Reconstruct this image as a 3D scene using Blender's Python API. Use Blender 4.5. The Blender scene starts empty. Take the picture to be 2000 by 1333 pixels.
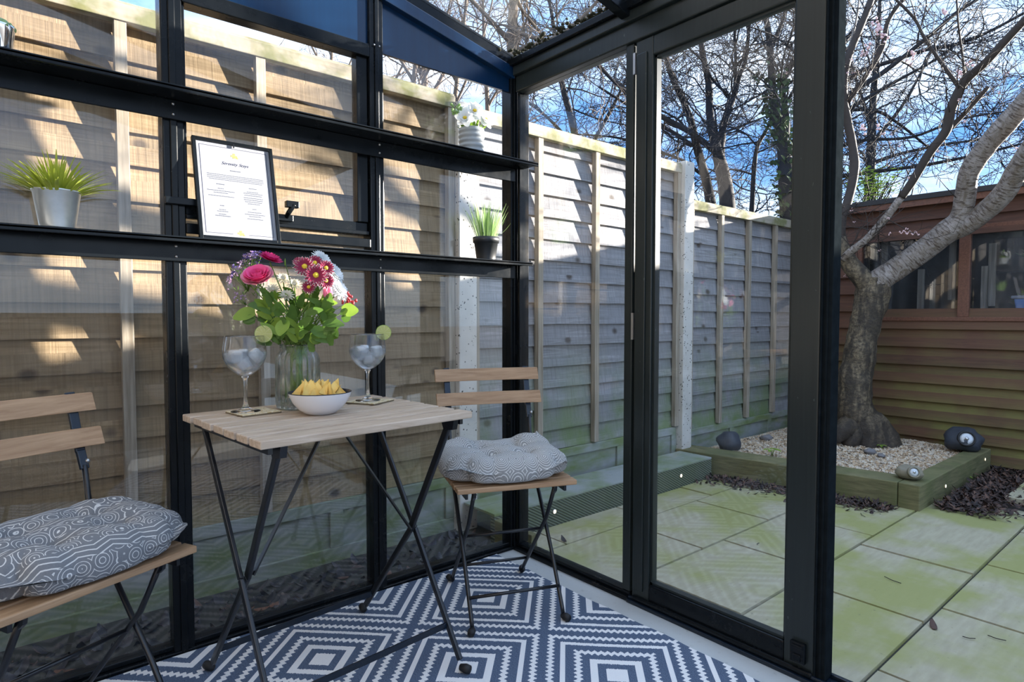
import bpy, math, random
from mathutils import Vector, Matrix, noise
R = math.radians
S = bpy.context.scene
COL = S.collection
random.seed(7)

# ------------------------------------------------------------------ camera, sky, sun, exposure
H = .98
CAMP = Vector((-1.6585, -1.9699, H))
F = 1195.0
PITCH, YAW = R(2.35), R(50.1)
FW = Vector((math.cos(YAW)*math.cos(PITCH), math.sin(YAW)*math.cos(PITCH), -math.sin(PITCH)))
RT = Vector((math.sin(YAW), -math.cos(YAW), 0))
UP = RT.cross(FW)
cam = bpy.data.objects.new('camera', bpy.data.cameras.new('camera'))
COL.objects.link(cam)
cam.data.sensor_width = 36; cam.data.lens = F/2000*36
cam.data.clip_start = .05; cam.data.clip_end = 300
cam.location = CAMP
cam.rotation_euler = (math.pi/2 - PITCH, 0, YAW - math.pi/2)
S.camera = cam

def W(u, v, d):
    """place of a point seen at (u, v) in the photo, d metres in front of the camera (used for survey only)"""
    return CAMP + FW*d + RT*((u-1000)/F*d) + UP*((666.5-v)/F*d)

SUND = Vector((1, -.36, .205)).normalized()
sun = bpy.data.objects.new('sun', bpy.data.lights.new('sun', 'SUN')); COL.objects.link(sun)
sun.data.energy = 11.5; sun.data.angle = R(.55); sun.data.color = (1, .93, .83)
sun.rotation_euler = SUND.to_track_quat('Z', 'Y').to_euler()

S.view_settings.view_transform = 'Standard'; S.view_settings.look = 'None'
S.view_settings.gamma = 1; S.view_settings.use_curve_mapping = False
S.view_settings.exposure = 1.52

wd = bpy.data.worlds.new('sky'); S.world = wd; wd.use_nodes = True
nt = wd.node_tree; nt.nodes.clear()
def wn(t, **k):
    n = nt.nodes.new(t)
    for a, b in k.items(): setattr(n, a, b)
    return n
tc = wn('ShaderNodeTexCoord'); sep = wn('ShaderNodeSeparateXYZ'); nt.links.new(tc.outputs['Generated'], sep.inputs[0])
rp = wn('ShaderNodeValToRGB'); e = rp.color_ramp.elements
e[0].position = 0; e[0].color = (.34, .46, .60, 1); e[1].position = 1; e[1].color = (.26, .42, .68, 1)
for p_, c_ in ((.10, (.22, .36, .56, 1)), (.22, (.075, .19, .45, 1)), (.38, (.09, .22, .50, 1)), (.65, (.22, .38, .66, 1))):
    q = e.new(p_); q.color = c_
nt.links.new(sep.outputs['Z'], rp.inputs[0])
mp = wn('ShaderNodeMapping'); mp.inputs['Scale'].default_value = (1.6, 1.6, 4.5); nt.links.new(tc.outputs['Generated'], mp.inputs[0])
nz = wn('ShaderNodeTexNoise'); nz.inputs['Scale'].default_value = 1.7; nz.inputs['Detail'].default_value = 7; nz.inputs['Roughness'].default_value = .6
nt.links.new(mp.outputs[0], nz.inputs[0])
cr = wn('ShaderNodeValToRGB'); cr.color_ramp.elements[0].position = .40; cr.color_ramp.elements[1].position = .68
nt.links.new(nz.outputs[0], cr.inputs[0])
mx = wn('ShaderNodeMix', data_type='RGBA'); nt.links.new(cr.outputs[0], mx.inputs[0]); nt.links.new(rp.outputs[0], mx.inputs[6])
mx.inputs[7].default_value = (.60, .68, .78, 1)
bg = wn('ShaderNodeBackground'); bg.inputs[1].default_value = 1.12; nt.links.new(mx.outputs[2], bg.inputs[0])
wo = wn('ShaderNodeOutputWorld'); nt.links.new(bg.outputs[0], wo.inputs[0])

# ------------------------------------------------------------------ materials
class NM:
    """small node-graph helper"""
    def __init__(s, name):
        s.m = bpy.data.materials.new(name); s.m.use_nodes = True; s.t = s.m.node_tree; s.t.nodes.clear()
        s.o = s.n('ShaderNodeOutputMaterial')
    def n(s, t, **k):
        q = s.t.nodes.new(t)
        for a, b in k.items(): setattr(q, a, b)
        return q
    def set(s, sock, v):
        if hasattr(v, 'bl_idname') or isinstance(v, bpy.types.NodeSocket): s.t.links.new(v, sock)
        else: sock.default_value = v
    def pos(s):
        if not hasattr(s, '_p'): s._p = s.n('ShaderNodeNewGeometry').outputs['Position']
        return s._p
    def obj(s):
        if not hasattr(s, '_ob'): s._ob = s.n('ShaderNodeTexCoord').outputs['Object']
        return s._ob
    def xyz(s, v):
        q = s.n('ShaderNodeSeparateXYZ'); s.set(q.inputs[0], v); return q.outputs
    def math(s, op, a, b=0.0, c=0.0):
        q = s.n('ShaderNodeMath', operation=op); s.set(q.inputs[0], a); s.set(q.inputs[1], b); s.set(q.inputs[2], c); return q.outputs[0]
    def scale(s, v, sc):
        q = s.n('ShaderNodeMapping'); s.set(q.inputs[0], v); q.inputs['Scale'].default_value = sc; return q.outputs[0]
    def noise(s, v, sc, det=4, rough=.55, dist=0.0):
        q = s.n('ShaderNodeTexNoise'); s.set(q.inputs['Vector'], v); q.inputs['Scale'].default_value = sc
        q.inputs['Detail'].default_value = det; q.inputs['Roughness'].default_value = rough; q.inputs['Distortion'].default_value = dist
        return q.outputs[0]
    def white(s, v):
        q = s.n('ShaderNodeTexWhiteNoise', noise_dimensions='1D'); s.set(q.inputs['W'], v); return q.outputs[0]
    def vor(s, v, sc, feat='F1', rnd=1.0):
        q = s.n('ShaderNodeTexVoronoi', feature=feat); s.set(q.inputs['Vector'], v); q.inputs['Scale'].default_value = sc
        q.inputs['Randomness'].default_value = rnd; return q.outputs
    def ramp(s, f, stops):
        q = s.n('ShaderNodeValToRGB'); s.set(q.inputs[0], f); el = q.color_ramp.elements
        for i, (p, c) in enumerate(stops):
            if isinstance(c, (int, float)): c = (c, c, c)
            if i < 2: el[i].position = p; el[i].color = (*c, 1)
            else: x = el.new(p); x.color = (*c, 1)
        return q.outputs[0]
    def mix(s, f, a, b, mode='MIX'):
        q = s.n('ShaderNodeMix', data_type='RGBA', blend_type=mode); s.set(q.inputs[0], f)
        for i, v in ((6, a), (7, b)):
            if isinstance(v, tuple) and len(v) == 3: v = (*v, 1)
            s.set(q.inputs[i], v)
        return q.outputs[2]
    def bsdf(s, col, rough=.6, metal=0.0, bump=None, bstr=.3, bdist=.01, **kw):
        b = s.n('ShaderNodeBsdfPrincipled')
        if isinstance(col, tuple) and len(col) == 3: col = (*col, 1)
        s.set(b.inputs['Base Color'], col); s.set(b.inputs['Roughness'], rough); b.inputs['Metallic'].default_value = metal
        for k, v in kw.items(): s.set(b.inputs[k.replace('_', ' ')], v)
        if bump is not None:
            q = s.n('ShaderNodeBump'); s.set(q.inputs['Height'], bump); q.inputs['Strength'].default_value = bstr
            q.inputs['Distance'].default_value = bdist; s.t.links.new(q.outputs[0], b.inputs['Normal'])
        s.t.links.new(b.outputs[0], s.o.inputs[0]); return b

def simple(name, col, rough=.6, metal=0.0, bumpsc=None, var=.15, **kw):
    m = NM(name)
    if bumpsc:
        nn = m.noise(m.obj(), bumpsc, 5)
        c = m.mix(nn, tuple(max(0, x*(1-var)) for x in col), tuple(min(1, x*(1+var)) for x in col))
        m.bsdf(c, rough, metal, nn, .25, .003, **kw)
    else: m.bsdf(col, rough, metal, **kw)
    return m.m

M = {}
def fence_wood(name, c1, c2, c3, green=.5, gz=(.1, .55)):
    m = NM(name); p = m.pos(); x = m.xyz(p)
    idx = m.math('FLOOR', m.math('DIVIDE', x[2], .122))
    rnd = m.white(idx)
    off = m.n('ShaderNodeCombineXYZ'); m.set(off.inputs[0], m.math('MULTIPLY', rnd, 37.0)); m.set(off.inputs[2], rnd)
    v = m.n('ShaderNodeVectorMath', operation='ADD'); m.set(v.inputs[0], p); m.set(v.inputs[1], off.outputs[0]); v = v.outputs[0]
    g = m.noise(m.scale(v, (1.6, 3, 34)), 1.6, 5, .55, 1.6)
    saw = m.noise(m.scale(v, (120, 1, 1.6)), 1.0, 3, .6)
    big = m.noise(m.scale(v, (1.2, 1, 3)), 2.2, 3)
    kn = m.vor(m.scale(v, (1, 1, 1.3)), 4.6)[0]
    c = m.mix(m.ramp(g, ((.3, 0), (.7, 1))), c1, c2)
    c = m.mix(m.ramp(big, ((.35, 0), (.65, 1))), c, c3)
    c = m.mix(m.math('MULTIPLY', m.ramp(saw, ((.35, 1), (.55, 0))), .30), c, tuple(k*.55 for k in c1))
    c = m.mix(m.ramp(kn, ((.07, .95), (.16, 0))), c, (.05, .035, .025))
    c = m.mix(m.math('MULTIPLY', rnd, .35), c, tuple(k*.6 for k in c1))
    gm = m.n('ShaderNodeMapRange'); m.set(gm.inputs[0], x[2]); gm.inputs[1].default_value = gz[1]; gm.inputs[2].default_value = gz[0]
    gn = m.noise(p, 3.5, 4)
    gf = m.math('MULTIPLY', m.math('MULTIPLY', gm.outputs[0], m.ramp(gn, ((.35, 0), (.6, 1)))), green)
    c = m.mix(gf, c, (.10, .16, .03))
    m.bsdf(c, .85, bump=m.math('ADD', g, saw), bstr=.35, bdist=.004); return m.m
M['fence_tan'] = fence_wood('weathered_tan_timber', (.19, .125, .060), (.38, .285, .17), (.27, .20, .12), .45, (0, .4))
M['fence_grey'] = fence_wood('weathered_grey_timber', (.16, .155, .16), (.36, .36, .37), (.25, .25, .265), 1.0, (.05, .85))
m = NM('batten_timber'); g = m.noise(m.scale(m.pos(), (60, 60, 3)), 1.2, 5)
c = m.mix(m.ramp(g, ((.3, 0), (.7, 1))), (.19, .155, .11), (.37, .325, .26)); m.bsdf(c, .85, bump=g, bstr=.3, bdist=.003); M['batten'] = m.m
m = NM('mossy_cap_timber'); g = m.noise(m.scale(m.pos(), (3, 60, 60)), 1.2, 5); n2 = m.noise(m.pos(), 7, 5)
c = m.mix(g, (.22, .19, .14), (.42, .375, .29)); c = m.mix(m.ramp(n2, ((.45, 0), (.60, .85))), c, (.13, .135, .035)); m.bsdf(c, .9, bump=n2, bstr=.6, bdist=.01); M['cap'] = m.m
m = NM('speckled_concrete'); n1 = m.noise(m.pos(), 9, 6); d = m.vor(m.pos(), 62)[0]; n3 = m.noise(m.pos(), 23, 2)
c = m.mix(n1, (.40, .38, .34), (.62, .60, .56)); c = m.mix(m.math('MULTIPLY', m.ramp(d, ((.22, 1), (.3, 0))), m.ramp(n3, ((.5, 0), (.56, 1)))), c, (.03, .025, .02)); m.bsdf(c, .9, bump=n1, bstr=.3, bdist=.005); M['concrete'] = m.m
m = NM('mossy_gravel_board'); n1 = m.noise(m.scale(m.pos(), (1, 1, 3)), 4, 6)
c = m.mix(m.ramp(n1, ((.35, 0), (.65, 1))), (.27, .29, .285), (.14, .185, .07)); m.bsdf(c, .9, bump=n1, bstr=.3, bdist=.004); M['gravel_board'] = m.m
m = NM('green_treated_timber'); g = m.noise(m.scale(m.pos(), (5, 5, 60)), 1.3, 5, .6, .8); n2 = m.noise(m.pos(), 5, 4)
c = m.mix(m.ramp(g, ((.3, 0), (.75, 1))), (.085, .082, .035), (.20, .18, .085)); c = m.mix(m.ramp(n2, ((.45, 0), (.7, .6))), c, (.075, .095, .025)); m.bsdf(c, .8, bump=g, bstr=.3, bdist=.004); M['sleeper'] = m.m
m = NM('grooved_deck_board'); x = m.xyz(m.pos()); st = m.math('SINE', m.math('MULTIPLY', m.math('ADD', m.math('MULTIPLY', x[0], .55), x[2]), 420))
n2 = m.noise(m.pos(), 6, 4); c = m.mix(n2, (.15, .16, .13), (.13, .17, .08)); c = m.mix(m.ramp(st, ((.1, .75), (.6, 0))), c, (.04, .045, .035)); m.bsdf(c, .8, bump=st, bstr=.5, bdist=.004); M['deck'] = m.m
m = NM('black_painted_metal'); g = m.noise(m.scale(m.pos(), (60, 60, 2.5)), 1.3, 4); n2 = m.noise(m.pos(), 130, 3)
g = m.noise(m.pos(), 14, 5, .6); c = m.mix(g, (.003, .004, .005), (.007, .009, .011)); c = m.mix(m.ramp(n2, ((.72, 0), (.78, .4))), c, (.10, .11, .12)); m.bsdf(c, m.ramp(g, ((.3, .18), (.7, .30))), Specular_IOR_Level=.2); M['black'] = m.m
m = NM('green_black_door_paint'); g = m.noise(m.scale(m.pos(), (70, 70, 2)), 1.3, 4); n2 = m.noise(m.scale(m.pos(), (1, 1, .4)), 90, 3)
c = m.mix(g, (.010, .014, .014), (.024, .031, .030)); c = m.mix(m.ramp(n2, ((.70, 0), (.76, .5))), c, (.16, .19, .17)); m.bsdf(c, .3, bump=g, bstr=.03, bdist=.002, Specular_IOR_Level=.4); M['door'] = m.m
m = NM('black_gloss_painted_sky_reflection'); n1 = m.noise(m.scale(m.pos(), (40, 1, 2)), 1, 3); m.bsdf(m.mix(n1, (.002, .014, .045), (.003, .026, .075)), .2, bump=n1, bstr=.02, bdist=.002); M['panel'] = m.m  # black gloss panels and inner rafter; reflected sky blue painted into base colour

def glass_mat(name, dirt=.03, tint=(1, 1, 1), ior=1.5):
    m = NM(name); gy = m.n('ShaderNodeNewGeometry'); dt = m.n('ShaderNodeVectorMath', operation='DOT_PRODUCT')
    m.set(dt.inputs[0], gy.outputs['Incoming']); m.set(dt.inputs[1], gy.outputs['Normal'])
    f0 = ((ior-1)/(ior+1))**2
    sch = m.math('MULTIPLY_ADD', m.math('POWER', m.math('SUBTRACT', 1.0, m.math('ABSOLUTE', dt.outputs['Value'])), 5.0), 1-f0, f0)
    tr = m.n('ShaderNodeBsdfTransparent'); tr.inputs[0].default_value = (*tint, 1)
    gl = m.n('ShaderNodeBsdfGlossy'); gl.inputs['Roughness'].default_value = .005
    a = m.n('ShaderNodeMixShader'); m.set(a.inputs[0], sch); m.set(a.inputs[1], tr.outputs[0]); m.set(a.inputs[2], gl.outputs[0])
    df = m.n('ShaderNodeBsdfDiffuse'); df.inputs[0].default_value = (.8, .83, .86, 1)
    n1 = m.noise(m.scale(m.pos(), (1, 1, .35)), 5, 5); f = m.math('MULTIPLY', m.ramp(n1, ((.35, 0), (.8, 1))), dirt)
    b = m.n('ShaderNodeMixShader'); m.set(b.inputs[0], f); m.set(b.inputs[1], a.outputs[0]); m.set(b.inputs[2], df.outputs[0])
    m.set(m.o.inputs[0], b.outputs[0]); return m.m
M['pane'] = glass_mat('window_glass', .012); M['roofpane'] = glass_mat('dirty_roof_glass', .14)
M['shedpane'] = glass_mat('shed_window_glass', .05, (.8, .82, .85))
def real_glass(name, col=(1, 1, 1), ior=1.45):
    m = NM(name); g = m.n('ShaderNodeBsdfGlass'); g.inputs['Color'].default_value = (*col, 1); g.inputs['IOR'].default_value = ior; g.inputs['Roughness'].default_value = 0
    m.set(m.o.inputs[0], g.outputs[0]); return m.m
def mixed_glass(name, k, col, ior, dirt=0.0):
    m = NM(name); g = m.n('ShaderNodeBsdfGlass'); g.inputs['Color'].default_value = (*col, 1); g.inputs['IOR'].default_value = ior; g.inputs['Roughness'].default_value = 0
    t = m.n('ShaderNodeBsdfTransparent'); t.inputs[0].default_value = (*col, 1); a = m.n('ShaderNodeMixShader'); a.inputs[0].default_value = k
    m.set(a.inputs[1], t.outputs[0]); m.set(a.inputs[2], g.outputs[0]); m.set(m.o.inputs[0], a.outputs[0]); return m.m
M['glass'] = mixed_glass('clear_glassware', .8, (1, 1, 1), 1.45)
M['vglass'] = mixed_glass('ribbed_vase_glass', .75, (.985, 1, .99), 1.45)
M['stemglass'] = real_glass('solid_glass')
M['drink'] = mixed_glass('clear_drink', .6, (.98, .99, 1), 1.33)
m = NM('cloudy_ice'); n1 = m.noise(m.obj(), 60, 4); m.bsdf((.86, .93, 1.0), .12, bump=n1, bstr=.4, bdist=.003, Transmission_Weight=.5, IOR=1.31); M['ice'] = m.m
M['water'] = mixed_glass('vase_water', .4, (.96, .99, .97), 1.33)

def bistro(name, a, b):
    m = NM(name); g = m.noise(m.scale(m.obj(), (4, 50, 50)), 1.6, 6, .6, .6); n2 = m.noise(m.obj(), 3.1, 3)
    c = m.mix(m.ramp(g, ((.32, 0), (.68, 1))), a, b); c = m.mix(m.math('MULTIPLY', n2, .4), c, tuple(k*.8 for k in a)); m.bsdf(c, .55, bump=g, bstr=.2, bdist=.002); return m.m
M['oak'] = bistro('acacia_slat', (.30, .17, .085), (.50, .32, .18))
M['table_oak'] = bistro('greyed_acacia_slat', (.40, .29, .20), (.66, .54, .42))
M['steel'] = simple('black_powder_coated_steel', (.008, .009, .012), .28)
M['blue_steel'] = simple('dark_blue_black_steel', (.006, .012, .022), .25)
M['rubber'] = simple('black_rubber_foot', (.008, .008, .009), .6)
M['black_matt'] = simple('worn_black_edge_paint', (.010, .013, .015), .7, 0, 40, .5, Specular_IOR_Level=0.0)
M['screw'] = simple('zinc_screw', (.5, .5, .5), .35, .9)

# rug
m = NM('diamond_rug'); x = m.xyz(m.pos()); L = .2925*math.sqrt(2)
wob = m.math('MULTIPLY', m.math('SUBTRACT', m.noise(m.pos(), 260, 1), .5), .006)
dx = m.math('ADD', m.math('ADD', x[0], .398), wob); dy = m.math('ADD', m.math('ADD', x[1], .324), wob)
a = m.math('DIVIDE', m.math('ADD', dx, dy), L*math.sqrt(2)); b = m.math('DIVIDE', m.math('SUBTRACT', dx, dy), L*math.sqrt(2))
fa = m.math('PINGPONG', m.math('ADD', a, 40.0), .5); fb = m.math('PINGPONG', m.math('ADD', b, 40.0), .5)
fa = m.math('MULTIPLY', fa, 2); fb = m.math('MULTIPLY', fb, 2)
mm = m.math('MAXIMUM', fa, fb); mn = m.math('MINIMUM', fa, fb)
tri = m.math('PINGPONG', m.math('MULTIPLY', mn, 11.0), .5)
mz = m.math('ADD', mm, m.math('MULTIPLY', m.math('SUBTRACT', tri, .25), .10))
def band(v, lo, hi): return m.math('MULTIPLY', m.math('GREATER_THAN', v, lo), m.math('LESS_THAN', v, hi))
w_ = m.math('LESS_THAN', mm, .14)
for v, lo, hi in ((mm, .25, .35), (mz, .47, .55), (mm, .685, .755), (mz, .85, .925)): w_ = m.math('MAXIMUM', w_, band(v, lo, hi))
wv = m.noise(m.scale(m.pos(), (240, 700, 1)), 1, 2); wv2 = m.noise(m.pos(), 30, 3)
blue = m.mix(m.ramp(wv, ((.35, 0), (.65, 1))), (.035, .055, .10), (.12, .165, .25))
white = m.mix(wv, (.62, .62, .63), (.88, .87, .86))
m.bsdf(m.mix(w_, blue, white), .9, bump=m.math('ADD', wv, m.math('MULTIPLY', w_, .4)), bstr=.5, bdist=.002); M['rug'] = m.m

# cushions: printed cotton
def cushion_mat(name, base, kind):
    m = NM(name); x = m.xyz(m.obj()); u, v = x[0], x[1]
    if kind == 'scallop':
        d = m.vor(m.scale(m.obj(), (1, 1, .6)), 21, rnd=.12)[0]
        l = m.math('SINE', m.math('MULTIPLY', d, 62))
        ln = m.ramp(l, ((.55, 0), (.75, 1)))
    else:
        tri = m.math('PINGPONG', m.math('MULTIPLY', u, 16.0), .5)
        w1 = m.math('SINE', m.math('MULTIPLY', m.math('ADD', m.math('ADD', v, m.math('MULTIPLY', x[2], .8)), m.math('MULTIPLY', tri, .028)), 420))
        d = m.vor(m.obj(), 30, rnd=.45)[0]
        l2 = m.math('SINE', m.math('MULTIPLY', d, 34))
        row = m.math('GREATER_THAN', m.math('PINGPONG', m.math('MULTIPLY', m.math('ADD', v, m.math('MULTIPLY', x[2], .8)), 11.0), .5), .24)
        l = m.mix(row, w1, l2); ln = m.ramp(l, ((.72, 0), (.9, 1)))
    wv = m.noise(m.obj(), 420, 2)
    c = m.mix(wv, tuple(k*.8 for k in base), tuple(k*1.15 for k in base))
    c = m.mix(m.math('MULTIPLY', ln, .8), c, (.68, .67, .64))
    m.bsdf(c, .9, bump=wv, bstr=.3, bdist=.001); return m.m
M['cush_r'] = cushion_mat('grey_scallop_print_cotton', (.26, .26, .255), 'scallop')
M['cush_l'] = cushion_mat('grey_tribal_print_cotton', (.165, .17, .18), 'tribal')

# ground
m = NM('algae_stained_paving'); n1 = m.noise(m.pos(), 2.2, 5); n2 = m.noise(m.scale(m.pos(), (8, 40, 1)), 1, 5); n3 = m.noise(m.pos(), 55, 4)
c = m.mix(n2, (.25, .225, .15), (.43, .395, .28)); c = m.mix(m.ramp(n1, ((.44, 0), (.58, .8))), c, (.24, .25, .065)); c = m.mix(m.ramp(n3, ((.66, 0), (.74, .6))), c, (.10, .10, .07)); m.bsdf(c, .75, bump=n3, bstr=.25, bdist=.004); M['slab'] = m.m
M['joint'] = simple('dark_joint_sand', (.035, .035, .028), .95, 0, 60)
m = NM('painted_floor'); n1 = m.noise(m.pos(), 30, 5); n2 = m.noise(m.pos(), 6, 4); c = m.mix(n2, (.40, .42, .43), (.52, .54, .54)); c = m.mix(m.ramp(n1, ((.62, 0), (.75, .5))), c, (.2, .21, .2)); m.bsdf(c, .55, bump=n1, bstr=.3, bdist=.003); M['floor'] = m.m
M['soil'] = simple('dark_soil', (.03, .024, .018), .95, 0, 30, .5)
m = NM('pea_gravel'); v = m.n('ShaderNodeObjectInfo'); d = m.vor(m.pos(), 60)[1]; h_ = m.xyz(d)
c = m.ramp(h_[0], ((0, (.12, .09, .06)), (.25, (.36, .25, .15)), (.5, (.52, .40, .27)), (.75, (.62, .56, .46)), (1, (.30, .25, .21)))); m.bsdf(c, .7); M['gravel'] = m.m
m = NM('bark_mulch'); d = m.vor(m.pos(), 45)[1]; h_ = m.xyz(d)
c = m.ramp(h_[0], ((0, (.012, .008, .008)), (.6, (.045, .025, .02)), (1, (.11, .055, .035)))); m.bsdf(c, .75); M['mulch'] = m.m
m = NM('fallen_leaf_mix'); d = m.vor(m.pos(), 20)[1]; h_ = m.xyz(d)
c = m.ramp(h_[0], ((0, (.006, .007, .011)), (.6, (.022, .02, .026)), (.9, (.05, .04, .04)), (1, (.16, .07, .035)))); m.bsdf(c, .5); M['leaves'] = m.m

# shed
m = NM('brown_stained_cladding'); p = m.pos(); x = m.xyz(p); g = m.noise(m.scale(p, (4, 3, 60)), 1.3, 5, .6, .8); n2 = m.noise(m.scale(p, (1, 1, 1)), 2.5, 4)
rnd = m.white(m.math('FLOOR', m.math('DIVIDE', x[2], .136)))
c = m.mix(m.ramp(g, ((.3, 0), (.75, 1))), (.048, .018, .010), (.105, .043, .023)); c = m.mix(m.math('MULTIPLY', rnd, .4), c, (.15, .062, .03))
gm = m.n('ShaderNodeMapRange'); m.set(gm.inputs[0], x[2]); gm.inputs[1].default_value = 1.15; gm.inputs[2].default_value = 0
low = m.math('FRACT', m.math('DIVIDE', x[2], .136))
gf = m.math('MULTIPLY', m.math('MULTIPLY', gm.outputs[0], m.ramp(n2, ((.36, .15), (.62, 1)))), m.ramp(low, ((.15, 1), (.9, .25))))
c = m.mix(gf, c, (.16, .16, .035)); m.bsdf(c, .7, bump=g, bstr=.3, bdist=.004); M['clad'] = m.m
M['clad_plain'] = bistro('red_brown_frame_timber', (.10, .038, .022), (.19, .08, .045))
M['felt'] = simple('roofing_felt', (.035, .035, .037), .9, 0, 60)
M['dark'] = simple('shed_interior_boards', (.05, .035, .028), .9, 0, 10)

# bark
m = NM('cherry_bark'); p = m.pos(); x = m.xyz(p); at = m.n('ShaderNodeAttribute', attribute_name='around'); n1 = m.noise(m.scale(at.outputs['Vector'], (1.8, 1.8, 42)), 1, 6, .7, 1.0); n2 = m.noise(p, 45, 5, .7); n4 = m.noise(m.scale(p, (14, 14, 3)), 1, 3)
c = m.mix(m.ramp(n2, ((.35, 0), (.65, 1))), (.035, .024, .014), (.24, .185, .11)); c = m.mix(m.ramp(n1, ((.52, 0), (.62, .6))), c, (.035, .022, .014)); c = m.mix(m.ramp(n4, ((.45, .8), (.58, 0))), c, (.02, .014, .009))
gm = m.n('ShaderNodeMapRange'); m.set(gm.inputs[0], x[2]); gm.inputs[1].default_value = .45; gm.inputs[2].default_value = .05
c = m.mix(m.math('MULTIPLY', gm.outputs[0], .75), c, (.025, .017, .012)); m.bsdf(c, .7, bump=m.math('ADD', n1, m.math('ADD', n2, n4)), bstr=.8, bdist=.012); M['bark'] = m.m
m = NM('pale_cherry_bark'); p = m.pos(); n1 = m.noise(m.scale(p, (14, 14, 14)), 1, 6, .7, 1.5); n2 = m.noise(p, 60, 5, .7); at = m.n('ShaderNodeAttribute', attribute_name='around'); ln_ = m.noise(m.scale(at.outputs['Vector'], (1.1, 1.1, 95)), 1.0, 3, .6, .3)
c = m.mix(m.ramp(n1, ((.35, 0), (.65, 1))), (.13, .10, .07), (.30, .265, .24)); c = m.mix(m.ramp(ln_, ((.52, 0), (.60, .85))), c, (.055, .035, .022)); m.bsdf(c, .5, bump=m.math('ADD', n2, ln_), bstr=.5, bdist=.006); M['bark_pale'] = m.m
M['bark_dark'] = simple('dark_branch_bark', (.030, .020, .014), .75, 0, 40, .4)
M['bark_far'] = simple('grey_brown_winter_bark', (.011, .011, .015), .85, 0, 8, .4)
M['twig_pale'] = simple('pale_twig_bark', (.16, .12, .09), .85, 0, 8, .3)
M['ivy'] = simple('ivy_leaf_green', (.05, .09, .02), .5, 0, 20, .4)
M['blossom'] = simple('pale_pink_blossom', (.75, .52, .52), .7, Subsurface_Weight=.0)

def leaf_mat(name, a, b, tl=.35, rough=.45):
    m = NM(name); n1 = m.noise(m.obj(), 25, 3); c = m.mix(n1, a, b)
    bs = m.bsdf(c, rough); t = m.n('ShaderNodeBsdfTranslucent'); m.set(t.inputs[0], c)
    mx = m.n('ShaderNodeMixShader'); mx.inputs[0].default_value = tl; m.set(mx.inputs[1], bs.outputs[0]); m.set(mx.inputs[2], t.outputs[0]); m.set(m.o.inputs[0], mx.outputs[0]); return m.m
M['lime_grass'] = leaf_mat('lime_green_grass_blade', (.22, .32, .02), (.66, .68, .10))
M['chive'] = leaf_mat('fresh_green_grass_blade', (.14, .30, .06), (.50, .66, .30))
M['leaf'] = leaf_mat('salal_leaf', (.05, .13, .02), (.16, .28, .05))
M['leaf_lt'] = leaf_mat('light_green_leaf', (.16, .30, .03), (.32, .45, .07))
M['stem'] = leaf_mat('flower_stem', (.10, .20, .03), (.24, .36, .07), .15)
M['succulent'] = leaf_mat('jelly_green_succulent', (.20, .36, .12), (.42, .60, .28), .3, .25)
M['rose'] = leaf_mat('hot_pink_petal', (.85, .06, .28), (.98, .20, .44), .35, .6)
M['rose_out'] = leaf_mat('pale_pink_petal', (.85, .25, .40), (.90, .45, .55), .35, .6)
M['magenta'] = leaf_mat('magenta_petal', (.55, .01, .13), (.78, .03, .22), .3, .6)
M['burg'] = leaf_mat('burgundy_petal', (.20, .003, .03), (.36, .008, .07), .25, .6)
M['whitep'] = leaf_mat('white_petal', (.78, .82, .84), (.90, .90, .88), .35, .6)
M['cream'] = leaf_mat('cream_petal', (.80, .76, .62), (.90, .87, .74), .35, .6)
M['yellow'] = simple('yellow_flower_center', (.70, .50, .03), .7, 0, 200, .3)
M['lilac'] = leaf_mat('lilac_petal', (.42, .26, .46), (.66, .48, .62), .3, .6)
M['violet'] = leaf_mat('violet_petal', (.12, .09, .42), (.24, .18, .55), .3, .6)
M['berry'] = simple('red_berry', (.35, .02, .03), .3)
m = NM('galvanised_steel'); n1 = m.noise(m.obj(), 60, 4); m.bsdf(m.mix(n1, (.66, .72, .72), (.84, .88, .88)), .33, .7, n1, .05, .002); M['zinc'] = m.m
M['silver'] = simple('silver_glass', (.75, .76, .78), .08, 1.0)
M['plastic_black'] = simple('black_nursery_plastic', (.022, .024, .027), .42)
m = NM('ribbed_grey_ceramic'); n1 = m.noise(m.obj(), 40, 4); m.bsdf(m.mix(n1, (.22, .25, .27), (.36, .39, .41)), .6); M['ceramic'] = m.m
M['enamel'] = simple('white_enamel', (.74, .74, .77), .18); M['navy'] = simple('black_blue_enamel', (.01, .013, .03), .15)
m = NM('corn_chip'); n1 = m.noise(m.obj(), 160, 4); n2 = m.noise(m.obj(), 30, 3); c = m.mix(n2, (.80, .46, .08), (.88, .66, .22)); c = m.mix(m.ramp(n1, ((.62, 0), (.7, .6))), c, (.62, .28, .04)); m.bsdf(c, .7, bump=n1, bstr=.5, bdist=.002); M['chip'] = m.m
m = NM('lime_flesh'); x = m.xyz(m.obj()); ang = m.math('ARCTAN2', x[2], x[0]); r_ = m.math('SQRT', m.math('ADD', m.math('MULTIPLY', x[0], x[0]), m.math('MULTIPLY', x[2], x[2])))
sg = m.math('ABSOLUTE', m.math('SINE', m.math('MULTIPLY', ang, 4.5))); f = m.math('MAXIMUM', m.ramp(sg, ((.06, 1), (.16, 0))), m.math('GREATER_THAN', r_, .0215))
n1 = m.noise(m.obj(), 300, 2); c = m.mix(n1, (.62, .66, .22), (.80, .82, .42)); c = m.mix(f, c, (.86, .88, .64)); b_ = m.bsdf(c, .35); t_ = m.n('ShaderNodeBsdfTranslucent'); m.set(t_.inputs[0], c)
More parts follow.
